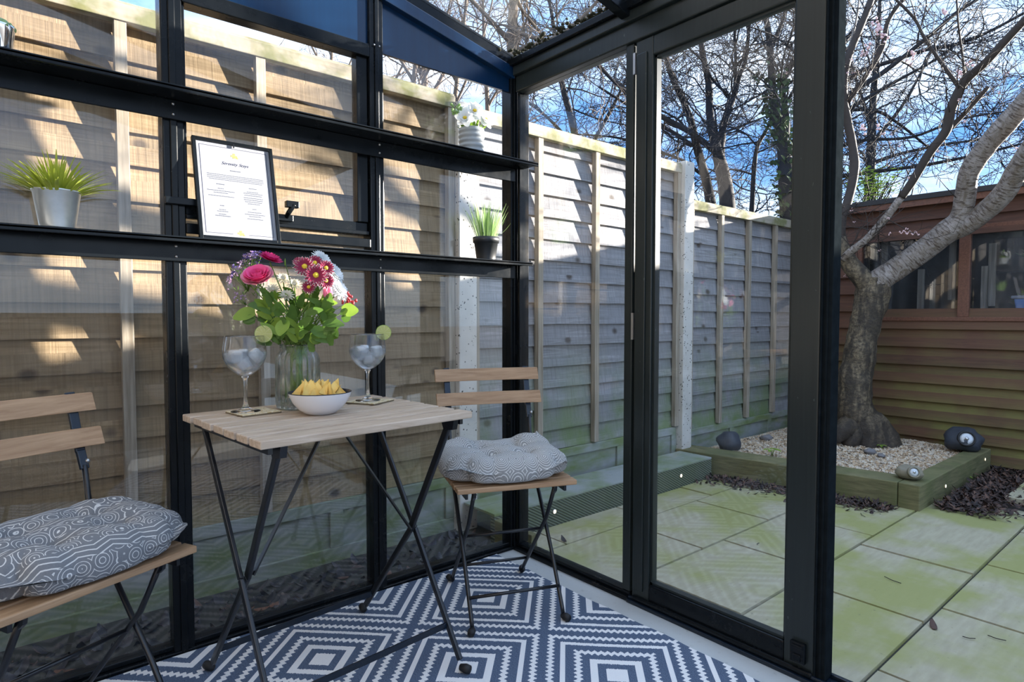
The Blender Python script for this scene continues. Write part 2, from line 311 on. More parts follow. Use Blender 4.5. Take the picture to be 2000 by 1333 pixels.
mx_ = m.n('ShaderNodeMixShader'); mx_.inputs[0].default_value = .45; m.set(mx_.inputs[1], b_.outputs[0]); m.set(mx_.inputs[2], t_.outputs[0]); m.set(m.o.inputs[0], mx_.outputs[0]); M['lime'] = m.m
M['lime_rind'] = simple('lime_rind', (.30, .45, .05), .4)
m = NM('gold_patterned_coaster'); n1 = m.noise(m.obj(), 30, 4, .6, 2); c = m.ramp(n1, ((.4, (.62, .50, .26)), (.5, (.80, .74, .60)), (.6, (.50, .36, .12)))); m.bsdf(c, .45); M['coaster'] = m.m
M['cork'] = simple('cork_edge', (.16, .12, .07), .8)
M['paper'] = simple('white_paper', (.26, .27, .30), .7); M['ink'] = simple('dark_print_ink', (.02, .025, .06), .7); M['ink_grey'] = simple('grey_print_ink', (.05, .06, .09), .7); M['gold'] = simple('gold_print', (.55, .40, .10), .5)
m = NM('led_bulb'); em = m.n('ShaderNodeEmission'); em.inputs[0].default_value = (1, .86, .6, 1); em.inputs[1].default_value = 2.5; m.set(m.o.inputs[0], em.outputs[0]); M['led'] = m.m
m = NM('dark_rock_resin'); n1 = m.noise(m.obj(), 9, 5, .6); m.bsdf(m.mix(n1, (.012, .015, .022), (.05, .058, .075)), .6, bump=n1, bstr=.6, bdist=.01); M['rock'] = m.m
m = NM('mottled_stone_resin'); n1 = m.noise(m.obj(), 14, 5, .6); m.bsdf(m.mix(n1, (.12, .10, .06), (.32, .29, .22)), .6, bump=n1, bstr=.4, bdist=.01); M['stone'] = m.m
M['lens'] = simple('frosted_lens', (.50, .53, .56), .15, .1)
M['slate'] = simple('grey_stone', (.17, .16, .16), .8, 0, 30, .3)
M['render_wall'] = simple('cream_render', (.14, .13, .12), .9, 0, 20, .06)
M['coir'] = simple('coir_bristle', (.28, .16, .07), .95, 0, 200, .5)
M['blue_box'] = simple('blue_plastic', (.16, .30, .62), .35); M['whitepot'] = simple('white_plant_pot', (.7, .7, .68), .5)
m = NM('gutter_moss'); n1 = m.noise(m.pos(), 80, 4); m.bsdf(m.mix(n1, (.012, .012, .008), (.05, .05, .022)), .95); M['moss'] = m.m

# ------------------------------------------------------------------ mesh helpers
class MB:
    def __init__(s): s.v = []; s.f = []; s.sm = []; s.att = []
    def add(s, vs, fs, smooth=False, mt=None):
        o = len(s.v)
        for p in vs:
            p = Vector(p); s.v.append(mt @ p if mt else p)
        for f in fs: s.f.append([i+o for i in f]); s.sm.append(smooth)
        return s
    def box(s, lo, hi, mt=None, taper=None):
        x0, y0, z0 = lo; x1, y1, z1 = hi
        s.add([(x0,y0,z0),(x1,y0,z0),(x1,y1,z0),(x0,y1,z0),(x0,y0,z1),(x1,y0,z1),(x1,y1,z1),(x0,y1,z1)],
              [(0,3,2,1),(4,5,6,7),(0,1,5,4),(1,2,6,5),(2,3,7,6),(3,0,4,7)], False, mt); return s
    def hexa(s, pts):
        s.add(pts, [(0,3,2,1),(4,5,6,7),(0,1,5,4),(1,2,6,5),(2,3,7,6),(3,0,4,7)]); return s
    def bar(s, p, q, w, h, up=Vector((0,0,1))):
        p, q = Vector(p), Vector(q); d = (q-p).normalized(); u = Vector(up)
        if abs(d.dot(u)) > .95: u = Vector((0,1,0))
        a = d.cross(u).normalized()*w/2; b = a.cross(d).normalized()*h/2
        s.hexa([p-a-b, p+a-b, q+a-b, q-a-b, p-a+b, p+a+b, q+a+b, q-a+b]); return s
    def tube(s, pts, rad, n=8, caps=True, smooth=True, sq=None):
        pts = [Vector(p) for p in pts]; k = len(pts)
        if isinstance(rad, (int, float)): rad = [rad]*k
        d = (pts[1]-pts[0]).normalized(); a = d.orthogonal().normalized(); vs = []
        for i in range(k):
            if i == 0: t = d
            elif i == k-1: t = (pts[i]-pts[i-1]).normalized()
            else: t = (pts[i+1]-pts[i-1]).normalized()
            a = (a - t*a.dot(t)); a = a.normalized() if a.length > 1e-6 else t.orthogonal().normalized()
            b = t.cross(a)
            for j in range(n):
                w = 2*math.pi*j/n; r = rad[i]
                vs.append(pts[i] + a*(math.cos(w)*r) + b*(math.sin(w)*r))
        fs = [(i*n+j, i*n+(j+1)%n, (i+1)*n+(j+1)%n, (i+1)*n+j) for i in range(k-1) for j in range(n)]
        if caps: fs += [tuple(range(n-1, -1, -1)), tuple((k-1)*n+j for j in range(n))]
        s.add(vs, fs, smooth); return s
    def lathe(s, prof, c=(0,0,0), n=32, smooth=True, rib=0.0, nr=24, ax=None):
        c = Vector(c); vs = []; fs = []; k = len(prof)
        for (r, z) in prof:
            for j in range(n):
                w = 2*math.pi*j/n; rr = r*(1+rib*math.cos(w*nr)) if rib else r
                vs.append(c + Vector((rr*math.cos(w), rr*math.sin(w), z)))
        for i in range(k-1):
            for j in range(n): fs.append((i*n+j, i*n+(j+1)%n, (i+1)*n+(j+1)%n, (i+1)*n+j))
        s.add(vs, fs, smooth, ax); return s
    def disc(s, c, r, z=0, n=24):
        c = Vector(c); s.add([c+Vector((r*math.cos(2*math.pi*j/n), r*math.sin(2*math.pi*j/n), z)) for j in range(n)], [tuple(range(n))]); return s
    def ball(s, c, r, n=10, m=7, sc=(1,1,1), nz=0.0, seed=0.0, mt=None):
        c = Vector(c); vs = []; fs = []
        for i in range(m+1):
            t = math.pi*i/m
            for j in range(n):
                w = 2*math.pi*j/n; d = Vector((math.sin(t)*math.cos(w), math.sin(t)*math.sin(w), math.cos(t)))
                q = r*(1 + (nz*noise.noise(d*1.7+Vector((seed, seed*2.3, 0))) if nz else 0)); d = Vector((d.x*sc[0], d.y*sc[1], d.z*sc[2]))*q
                vs.append((mt @ d if mt else d) + c)
        for i in range(m):
            for j in range(n): fs.append((i*n+j, (i+1)*n+j, (i+1)*n+(j+1)%n, i*n+(j+1)%n))
        s.add(vs, fs, True); return s
    def blade(s, base, d, ln, w, bend, n=5, side=None, cup=0.0):
        """a tapered leaf or petal strip with a fold along the middle"""
        base = Vector(base); d = Vector(d).normalized(); side = (Vector(side) if side else d.cross(Vector((0,0,1)))); 
        side = side.normalized() if side.length > 1e-5 else Vector((1,0,0)); nrm = side.cross(d).normalized(); p = base; vs = []; dd = d
        for i in range(n+1):
            t = i/n; ww = w*max(.04, (math.sin(math.pi*min(1, (t*.82+.14)))**.8))
            vs += [p - side*ww/2 + nrm*cup*ww, p, p + side*ww/2 + nrm*cup*ww]
            dd = (dd + Vector(bend)/n).normalized(); p = p + dd*ln/n
        fs = []
        for i in range(n):
            a = i*3; fs += [(a, a+1, a+4, a+3), (a+1, a+2, a+5, a+4)]
        s.add(vs, fs, True); return s
    def grid(s, f, nu, nv, smooth=True, wrap=False):
        vs = [f(i/nu, j/nv) for j in range(nv+1) for i in range(nu+1)]
        fs = [(j*(nu+1)+i, j*(nu+1)+i+1, (j+1)*(nu+1)+i+1, (j+1)*(nu+1)+i) for j in range(nv) for i in range(nu)]
        s.add(vs, fs, smooth); return s
    def build(s, name, mat, parent=None, off=None, bevel=0.0, label=None, mats=None, kind=None):
        me = bpy.data.meshes.new(name); o = Vector(off) if off is not None else Vector()
        me.from_pydata([tuple(p-o) for p in s.v], [], s.f); me.update()
        me.polygons.foreach_set('use_smooth', s.sm)
        me.materials.append(M[mat] if isinstance(mat, str) else mat)
        if s.att:
            s.att += [(0, 0, 0)]*(len(s.v)-len(s.att)); la = me.attributes.new('around', 'FLOAT_VECTOR', 'POINT'); la.data.foreach_set('vector', [x for q in s.att for x in q])
        ob = bpy.data.objects.new(name, me); COL.objects.link(ob)
        if parent is not None: ob.parent = parent
        if bevel:
            b = ob.modifiers.new('bevel', 'BEVEL'); b.width = bevel; b.segments = 2; b.limit_method = 'ANGLE'
        if label: ob['label'] = label
        if kind: ob['kind'] = kind
        return ob

def empty(name, loc=(0,0,0), rz=0.0):
    o = bpy.data.objects.new(name, None); COL.objects.link(o); o.empty_display_size = .05
    o.location = loc; o.rotation_euler = (0, 0, rz); return o
def tag(o, label=None, cat=None, group=None, kind=None):
    for k, v in (('label', label), ('category', cat), ('group', group), ('kind', kind)):
        if v: o[k] = v
    return o
def thing(name, label, cat, loc=(0,0,0), rz=0.0, group=None): return tag(empty(name, loc, rz), label, cat, group)
def solo(mb, name, mat, label, cat, loc=None, group=None, **k):
    loc = Vector(loc) if loc is not None else Vector(); o = mb.build(name, mat, None, loc, **k); o.location = loc; return tag(o, label, cat, group)
def copy_tree(o, parent=None):
    c = o.copy(); COL.objects.link(c); c.parent = parent
    for ch in [x for x in KIDS.get(o.name, [])]: copy_tree(ch, c)
    return c
KIDS = {}
def index(o, all_):
    KIDS[o.name] = [x for x in all_ if x.parent == o]
    for x in KIDS[o.name]: index(x, all_)
def lerp(a, b, t): return a + (b-a)*t
# ================================================================== SETTING: glass lean-to
def structure(name, **k):
    o = empty(name); o['kind'] = 'structure'; return o
def sbox(name, lo, hi, mat, parent=None, bevel=0.0, **k):
    o = MB().box(lo, hi).build(name, mat, parent, bevel=bevel, **k)
    if parent is None: o['kind'] = 'structure'
    return o
def rz(x): return 1.986 - .21*x          # underside height of the rafters (roof rises towards the house)

sbox('floor', (-2.6, -3.2, -.14), (.03, .03, 0), 'floor')
# gable wall of glass, y = 0
wl = structure('wall_left')
for x0, x1 in ((-1.975, -1.92), (-1.30, -1.245), (-.67, -.618)):
    m = MB().box((x0, -.03, 0), (x1, .03, rz(x1)-.01)).box((x0+.018, -.036, 0), (x1-.018, -.03, rz(x1)-.01)); m.build('post', 'black', wl, bevel=.003)
MB().box((-.042, -.03, 0), (.012, .03, 1.99)).box((-.03, -.037, 0), (-.012, -.03, 1.96)).build('corner_post', 'black', wl, bevel=.003)
MB().box((-2.6, -.035, 0), (0, .03, .014)).box((-2.6, -.02, .014), (0, .02, .03)).build('sill_rail', 'black', wl, bevel=.003)
MB().hexa([(-2.6, -.035, rz(-2.6)-.005), (0, -.035, rz(0)-.005), (0, .03, rz(0)-.005), (-2.6, .03, rz(-2.6)-.005),
           (-2.6, -.035, rz(-2.6)+.045), (0, -.035, rz(0)+.045), (0, .03, rz(0)+.045), (-2.6, .03, rz(-2.6)+.045)]).build('rafter', 'black', wl, bevel=.003)
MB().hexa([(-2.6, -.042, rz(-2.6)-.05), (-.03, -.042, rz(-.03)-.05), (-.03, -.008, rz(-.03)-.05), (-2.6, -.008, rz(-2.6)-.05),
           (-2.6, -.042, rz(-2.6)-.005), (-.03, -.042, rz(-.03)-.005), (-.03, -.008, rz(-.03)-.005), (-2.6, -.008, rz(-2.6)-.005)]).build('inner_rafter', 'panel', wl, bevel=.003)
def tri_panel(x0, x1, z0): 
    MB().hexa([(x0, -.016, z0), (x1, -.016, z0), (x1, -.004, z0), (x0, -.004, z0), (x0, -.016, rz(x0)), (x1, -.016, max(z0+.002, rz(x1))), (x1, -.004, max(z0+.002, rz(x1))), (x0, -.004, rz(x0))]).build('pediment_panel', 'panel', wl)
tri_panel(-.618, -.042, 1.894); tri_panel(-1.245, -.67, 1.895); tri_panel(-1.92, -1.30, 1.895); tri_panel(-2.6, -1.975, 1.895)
for x0, x1 in ((-2.6, -1.975), (-1.92, -1.30)):
    MB().box((x0, -.003, .03), (x1, .001, 1.895)).build('glass_pane', 'pane', wl)
MB().box((-.618, -.003, .03), (-.042, .001, 1.894)).build('glass_pane', 'pane', wl)
MB().box((-1.245, -.003, .03), (-.67, .001, 1.22)).build('glass_pane', 'pane', wl)
MB().box((-1.245, -.03, 1.215), (-.67, .025, 1.245)).build('transom_rail', 'black', wl, bevel=.003)
MB().box((-1.92, -.03, 1.895), (-1.30, .02, 1.915)).build('head_rail', 'black', wl)
sc = MB()
for x in (-1.28, -.66, -.64):
    for z in (1.55, 1.575, 1.16, 1.14, 1.905): sc.ball((x+.005, -.037, z), .0035, 6, 4)
sc.build('screw', 'screw', wl, kind='stuff')
MB().tube([(-.018, -.037, .83), (-.012, -.055, .84), (-.018, -.06, .86)], .004, 6).box((-.026, -.045, .82), (-.008, -.037, .86)).build('catch', 'black', wl)
# opening vent in the middle bay
w1 = structure('window_1')
MB().box((-1.245, -.032, 1.862), (-.67, .02, 1.905)).build('top_rail', 'black', w1, bevel=.003)
MB().box((-1.243, -.012, 1.258), (-.672, .022, 1.302)).box((-1.243, -.024, 1.258), (-.672, -.012, 1.272)).build('bottom_rail', 'black', w1, bevel=.003)
MB().box((-.712, -.018, 1.302), (-.672, .022, 1.862)).build('stile', 'black', w1, bevel=.003)
MB().box((-1.245, -.018, 1.302), (-1.236, .022, 1.862)).build('stile', 'black', w1, bevel=.002)
MB().box((-1.236, 0, 1.302), (-.712, .004, 1.862)).build('glass_pane', 'pane', w1)
h = MB().box((-1.02, -.05, 1.275), (-.945, -.024, 1.295)).tube([(-.965, -.04, 1.285), (-.965, -.065, 1.30), (-.95, -.07, 1.325)], .008, 8).box((-.975, -.075, 1.315), (-.935, -.055, 1.335))
h.build('stay_handle', 'black', w1, bevel=.002)
MB().box((-1.30, -.05, 1.292), (-1.19, -.036, 1.312)).box((-1.21, -.05, 1.285), (-1.15, -.024, 1.335)).build('stay_bracket', 'black', w1, bevel=.002)

# long glass wall with the sliding door, x = 0
wr = structure('wall_right')
MB().box((-.03, -3.2, 1.886), (.03, -.045, 1.95)).box((-.045, -3.2, 1.95), (.03, -.045, 1.986)).build('eaves_beam', 'door', wr, bevel=.004)
MB().box((-.06, -3.2, 1.986), (.06, .03, 2.012)).build('gutter_rail', 'black', wr, bevel=.003)
MB().box((-.02, -.642, .03), (.03, -.608, 1.886)).build('mullion', 'door', wr, bevel=.003)
MB().box((-.02, -.059, .03), (.03, -.045, 1.886)).build('corner_stop', 'black', wr, bevel=.002)
MB().box((-.035, -.642, 0), (.03, -.03, .014)).box((-.02, -.642, .014), (.02, -.03, .03)).build('sill_rail', 'black', wr, bevel=.003)
MB().box((-.004, -.608, .03), (0, -.059, 1.886)).build('glass_pane', 'pane', wr)
MB().box((-.04, -3.2, 0), (.05, -.642, .012)).box((-.03, -3.2, .012), (-.022, -.642, .022)).box((.02, -3.2, .012), (.028, -.642, .022)).build('door_track', 'blue_steel', wr, bevel=.002)
# door
d1 = structure('door_1')
MB().box((-.022, -.722, .014), (.022, -.653, 1.884)).box((-.028, -.70, .05), (-.022, -.66, 1.84)).build('hinge_stile', 'door', d1, bevel=.005)
MB().box((-.022, -1.262, .014), (.022, -1.182, 1.884)).build('lock_stile', 'door', d1, bevel=.004)
MB().box((-.016, -1.29, .014), (.03, -1.262, 1.884)).box((-.024, -1.268, .02), (-.016, -1.262, 1.88)).box((-.02, -1.281, .02), (-.016, -1.274, 1.88)).build('edge_strip', 'black_matt', d1, bevel=.002)
MB().box((-.022, -1.182, 1.822), (.022, -.722, 1.884)).build('top_rail', 'door', d1, bevel=.004)
MB().box((-.022, -1.182, .022), (.022, -.722, .082)).box((-.034, -1.262, .014), (-.022, -.66, .03)).build('bottom_rail', 'black', d1, bevel=.005)
MB().box((-.012, -1.182, .082), (.012, -.722, .090)).box((-.012, -1.182, 1.814), (.012, -.722, 1.822)).box((-.012, -.73, .082), (.012, -.722, 1.822)).box((-.012, -1.182, .082), (.012, -1.176, 1.822)).build('glazing_bead', 'door', d1)
MB().box((-.002, -1.178, .088), (.002, -.728, 1.816)).build('glass_pane', 'pane', d1)
MB().box((-.036, -1.245, .045), (-.022, -1.205, .10)).box((-.04, -1.24, .085), (-.03, -1.21, .094)).box((-.04, -1.235, .05), (-.034, -1.215, .07)).build('latch', 'black', d1, bevel=.002)
MB().box((-.026, -.652, .9), (-.018, -.643, .99)).box((-.026, -.652, 1.78), (-.018, -.643, 1.85)).build('hinge', 'screw', d1)
# roof
ce = structure('ceiling')
for y in (-.625, -1.26, -1.9, -2.54):
    MB().hexa([(-2.6, y-.018, rz(-2.6)-.03), (-.03, y-.018, rz(-.03)-.03), (-.03, y+.018, rz(-.03)-.03), (-2.6, y+.018, rz(-2.6)-.03),
               (-2.6, y-.018, rz(-2.6)+.035), (-.03, y-.018, rz(-.03)+.035), (-.03, y+.018, rz(-.03)+.035), (-2.6, y+.018, rz(-2.6)+.035)]).build('glazing_bar', 'black', ce, bevel=.003)
ys = [-.035, -.607, -.643, -1.242, -1.278, -1.882, -1.918, -2.522, -2.558, -3.2]
for i in range(0, 10, 2):
    a, b = ys[i], ys[i+1]; z0, z1 = rz(-2.6)+.02, rz(0)+.026
    MB().hexa([(-2.6, b, z0), (.03, b, z1), (.03, a, z1), (-2.6, a, z0), (-2.6, b, z0+.004), (.03, b, z1+.004), (.03, a, z1+.004), (-2.6, a, z0+.004)]).build('roof_pane', 'roofpane', ce)
mo = MB()
random.seed(3)
for i in range(900):
    y = -random.random()**1.0*1.9 + .0
    x = -.01 - abs(random.gauss(0, .028)); t = random.random()
    if -.66 < y < -.59 and random.random() < .6: x -= random.random()*.06
    mo.ball((x, y, rz(x)+.032), random.uniform(.004, .011), 5, 3, (1, 1, .8), .5, i)
tag(mo.build('moss', 'moss'), 'dark moss and dirt caught along the eaves of the glass roof', 'moss', kind='stuff')
# house wall behind the camera, closes the lean-to
sbox('wall_back', (-2.8, -3.4, -.1), (-2.6, 1.2, 4.2), 'render_wall')
sbox('wall_front', (-2.6, -3.3, -.1), (.0, -3.2, 1.0), 'render_wall')

# ================================================================== SHELVES
def shelf(z, depth, label):
    t = thing('wall_shelf', label, 'shelf', (-1.0, 0, z), 0, 'black shelves across the glass wall')
    L = Vector((-1.0, 0, z))
    MB().box((-2.45, -depth, z-.008), (.004, -.038, z)).build('shelf_board', 'black', t, L, .002)
    MB().box((-2.45, -depth, z-.014), (.004, -depth+.006, z+.002)).build('front_lip', 'black', t, L, .002)
    MB().box((-2.45, -.045, z-.062), (-.03, -.0375, z-.008)).build('back_flange', 'black', t, L, .002)
    for x in (-1.275, -.643): 
        s = MB(); s.ball((x, -.046, z-.02), .0045, 6, 4); s.ball((x, -.046, z-.048), .0045, 6, 4); s.build('screw', 'screw', t, L)
    return t
shelf(1.588, .148, 'long black metal shelf on the glass wall, the upper one holding white flowers')
shelf(1.195, .115, 'long black metal shelf on the glass wall, the lower one holding the framed sheet')

# ================================================================== RUG
rg = MB(); random.seed(1)
def redge(x, y): return x + .003*math.sin(y*40)
nx, ny = 40, 60
X0, X1, Y0, Y1 = -2.3, -.128, -2.4, -.04
rg.grid(lambda u, v: Vector((X0+(X1-X0)*u + (.0025*math.sin(v*70) if u == 1 else 0), Y0+(Y1-Y0)*v, .006+.0015*math.sin(u*23)*math.sin(v*17))), nx, ny)
rg.box((X0, Y0, .0006), (X1-.002, Y1, .0045))
solo(rg, 'patterned_rug', 'rug', 'blue and white flat-woven rug with concentric diamond pattern on the floor', 'rug', (-1, -.8, 0))
cm = MB()
for i in range(500):
    x, y = random.uniform(-.075, -.045), random.uniform(-1.50, -1.33); cm.tube([(x, y, .002), (x+random.uniform(-.004, .004), y+random.uniform(-.004, .004), .022)], .0012, 3)
cm.box((-.08, -1.50, 0.0008), (-.042, -1.33, .012))
solo(cm, 'coir_brush_mat', 'coir', 'small brown coir brush strip on the floor by the door track', 'mat', (-.06, -1.4, 0))
# ================================================================== FURNITURE
def foot(mb, p, d):
    p = Vector(p); d = Vector(d).normalized()
    mb.tube([p+Vector((0, 0, .012))-d*.004, p+Vector((0, 0, .013))+d*.012, p+Vector((0, 0, .013))+d*.026], [.009, .0125, .011], 10)
def make_chair(label, loc, rz_):
    t = thing('folding_bistro_chair', label, 'chair', loc, rz_, 'wooden slatted folding chairs with black steel frames')
    yf, yb = -.18, .19
    ws = .15                                    # half spacing of the side frames
    # seat slats (front one is the visible edge)
    for k in range(6):
        y0 = -.19 + k*.052
        MB().box((-.195, y0, .434), (.195, y0+.042, .450)).build('seat_slat', 'oak', t, bevel=.003)
    for s in (-1, 1):
        MB().box((s*(ws+.012)-.004, -.17, .412), (s*(ws+.012)+.004, .11, .434)).build('seat_rail', 'steel', t)
        # long leg: back rest down to the front foot, flat strip above the rivet
        x = s*ws
        MB().bar((x, .205, .785), (x, .166, .64), .022, .008, (0, 1, 0)).bar((x, .167, .645), (x, .150, .60), .020, .010, (0, 1, 0)).build('back_upright', 'blue_steel', t, bevel=.002)
        MB().tube([(x, .151, .61), (x, .134, .50), (x, .122, .445), (x, .085, .40), (x, .04, .345), (x, -.085, .18), (x, -.178, .035), (x, -.188, .014)], .0068, 8).build('front_leg', 'steel', t)
        x2 = s*(ws-.016)
        MB().tube([(x2, -.150, .425), (x2, -.075, .30), (x2, .165, .04), (x2, .19, .014)], .0068, 8).build('rear_leg', 'steel', t)
        MB().hexa([(x2-.004, -.165, .434), (x2+.004, -.165, .434), (x2+.004, -.12, .434), (x2-.004, -.12, .434), (x2-.004, -.16, .412), (x2+.004, -.16, .412), (x2+.004, -.145, .40), (x2-.004, -.145, .40)]).build('bracket', 'steel', t)
        f = MB(); foot(f, (x, -.186, 0), (s*.4, -1, 0)); f.build('rubber_foot', 'rubber', t)
        f = MB(); foot(f, (x2, .188, 0), (s*.4, 1, 0)); f.build('rubber_foot', 'rubber', t)
        MB().ball((x+s*.008, .152, .618), .006, 8, 5).build('rivet', 'screw', t)
    MB().tube([(-ws, -.150, .095), (ws, -.150, .095)], .0055, 8).build('stretcher', 'steel', t)
    MB().tube([(-ws+.016, .125, .085), (ws-.016, .125, .085)], .0055, 8).build('stretcher', 'steel', t)
    MB().tube([(-ws+.016, -.025, .245), (ws-.016, -.025, .245)], .0055, 8).build('stretcher', 'steel', t)
    for z, y in ((.738, .190), (.655, .158)):
        b = MB(); n = 8
        def f(u, v, z=z, y=y): return None
        vs = []; ty = .016
        for i in range(n+1):
            u0 = -.195+.39*i/n; c0 = .012*(1-(u0/.195)**2)
            vs += [(u0, y+c0-.018, z), (u0, y+c0-.006, z), (u0, y+c0-.006+ty, z+.043), (u0, y+c0-.018+ty, z+.043)]
        b.add(vs, [(i*4+j, (i+1)*4+j, (i+1)*4+(j+1)%4, i*4+(j+1)%4) for i in range(n) for j in range(4)] + [(0, 1, 2, 3), (n*4+3, n*4+2, n*4+1, n*4)])
        b.build('back_slat', 'oak', t, bevel=.002)
    return t
make_chair('wooden folding chair with curved-print round-scallop cushion, right of the table in the corner', (-.364, -.368, .006), R(-22.5))
make_chair('wooden folding chair at the left edge, left of the table, cut off by the frame', (-1.5832, -0.3611, .006), R(24.6))

def cushion(name, mat, label, loc, rz_, sx, sy, tilt=0.0, corner=.035, seed=0):
    def top(u, v):
        a, b = u*2-1, v*2-1
        rr = (abs(a)**4+abs(b)**4)**.25
        ed = max(0, 1-rr**5)
        e = ed**.45
        # four tufts sink the top, corners stay plump
        dim = 0
        for tx, ty in ((-.34, -.34), (.34, -.34), (-.34, .34), (.34, .34)):
            d2 = (a-tx)**2+(b-ty)**2; dim += math.exp(-d2/.030)
        lines = math.exp(-((abs(a)-.34)/.10)**2)*.4 + math.exp(-((abs(b)-.34)/.10)**2)*.4
        cz = corner*(abs(a)*abs(b))**1.5*(1 if b > -.2 else .35)
        z = .032 + e*(.060 - .036*dim - .018*lines) + cz + .006*noise.noise(Vector((a*2, b*2, seed)))
        return a, b, z, e
    def shape(a, b):
        r = (abs(a)**3.4+abs(b)**3.4)**(1/3.4); m = max(abs(a), abs(b), 1e-6)
        k = m/max(r, 1e-6); pinch = 1-.045*math.exp(-((abs(a)-.34)/.08)**2)*(abs(b) > .8) - .045*math.exp(-((abs(b)-.34)/.08)**2)*(abs(a) > .8)
        return a*k*pinch, b*k*pinch
    mb = MB(); n = 44; vs = []; fs = []
    for j in range(n+1):
        for i in range(n+1):
            u, v = .5-.5*math.cos(math.pi*i/n), .5-.5*math.cos(math.pi*j/n); a, b, z, e = top(u, v); x, y = shape(a, b); vs.append((x*sx, y*sy, z))
    o = (n+1)**2
    for j in range(n+1):
        for i in range(n+1):
            u, v = .5-.5*math.cos(math.pi*i/n), .5-.5*math.cos(math.pi*j/n); a, b, z, e = top(u, v); x, y = shape(a, b)
            cz = corner*(abs(a)*abs(b))**1.5*(1 if b > -.2 else .35)
            e3 = max(0, 1-((abs(a)**4+abs(b)**4)**.25)**9)**.3; vs.append((x*sx, y*sy, .032 - .031*e3 + cz*.75*(1-e3) + cz*.25))
    for j in range(n):
        for i in range(n):
            q = j*(n+1)+i; fs.append((q, q+1, q+n+2, q+n+1)); fs.append((o+q, o+q+n+1, o+q+n+2, o+q+1))
    mb.add(vs, fs, True); ob = mb.build(name, mat); ob.location = loc; ob.rotation_euler = (tilt, 0, rz_)
    tag(ob, label, 'cushion', 'tufted grey print seat cushions')
    return ob
def off(loc, rz_, x, y, z): 
    c, s_ = math.cos(rz_), math.sin(rz_); return (loc[0]+c*x-s_*y, loc[1]+s_*x+c*y, z)
cushion('seat_cushion', 'cush_r', 'grey tufted cushion with white scallop print on the right-hand chair', off((-.364, -.368), R(-22.5), -.01, -.034, .4565), R(-22.5), .210, .166, 0, .075, 1)
cushion('seat_cushion', 'cush_l', 'grey tufted cushion with white tribal line print on the left-hand chair', off((-1.5832, -0.3611), R(24.6), .006, -.038, .4565), R(24.6), .212, .168, 0, .04, 5)

# table, 5 degrees off the wall
TR = R(4.6); TL = Vector((-.985, -.402, .006)); TZ = .714
tb = thing('folding_bistro_table', 'small square slatted wooden folding table with crossed black steel legs', 'table', TL, TR)
n = 7; wsl = .513/n
for k in range(n):
    y = -.2565 + k*wsl
    MB().box((-.289+.003*math.sin(k*3), y+.0065, TZ-.018), (.289+.003*math.sin(k*5), y+wsl-.0065, TZ)).build('table_slat', 'table_oak', tb, bevel=.0025)
for s in (-1, 1):
    x = s*.262
    MB().box((x-.005, -.235, TZ-.034), (x+.005, .235, TZ-.016)).build('side_rail', 'steel', tb)
    xa, xb = s*.252, s*.236
    MB().bar((xa, .205, TZ-.03), (xa, -.03, .345), .011, .018, (0, 1, 0)).bar((xa, -.03, .345), (xa, -.238, .03), .011, .018, (0, 1, 0)).build('leg', 'steel', tb, bevel=.003)
    MB().bar((xb, -.215, TZ-.03), (xb, -.03, .345), .011, .022, (0, 1, 0)).bar((xb, -.03, .345), (xb, .225, .03), .011, .018, (0, 1, 0)).build('leg', 'steel', tb, bevel=.003)
    MB().bar((xb-s*.008, -.042, .352), (s*.012, -.01, TZ-.022), .004, .014, (0, 1, 0)).build('brace', 'steel', tb)
    MB().hexa([(xb-.008, -.245, TZ-.016), (xb+.008, -.245, TZ-.016), (xb+.008, -.185, TZ-.016), (xb-.008, -.185, TZ-.016), (xb-.008, -.238, TZ-.045), (xb+.008, -.238, TZ-.045), (xb+.008, -.2, TZ-.05), (xb-.008, -.2, TZ-.05)]).build('bracket', 'steel', tb)
    f = MB(); foot(f, (xa, -.245, 0), (s*.3, -1, 0)); f.build('rubber_foot', 'rubber', tb)
    f = MB(); foot(f, (xb, .235, 0), (s*.3, 1, 0)); f.build('rubber_foot', 'rubber', tb)
MB().bar((-.25, -.185, .11), (.25, -.185, .11), .005, .016).build('stretcher', 'blue_steel', tb)
MB().bar((-.234, .178, .085), (.234, .178, .085), .005, .016).build('stretcher', 'blue_steel', tb)
TT = TL.z + TZ                                   # table-top height in the room
def onto(mbx): return mbx

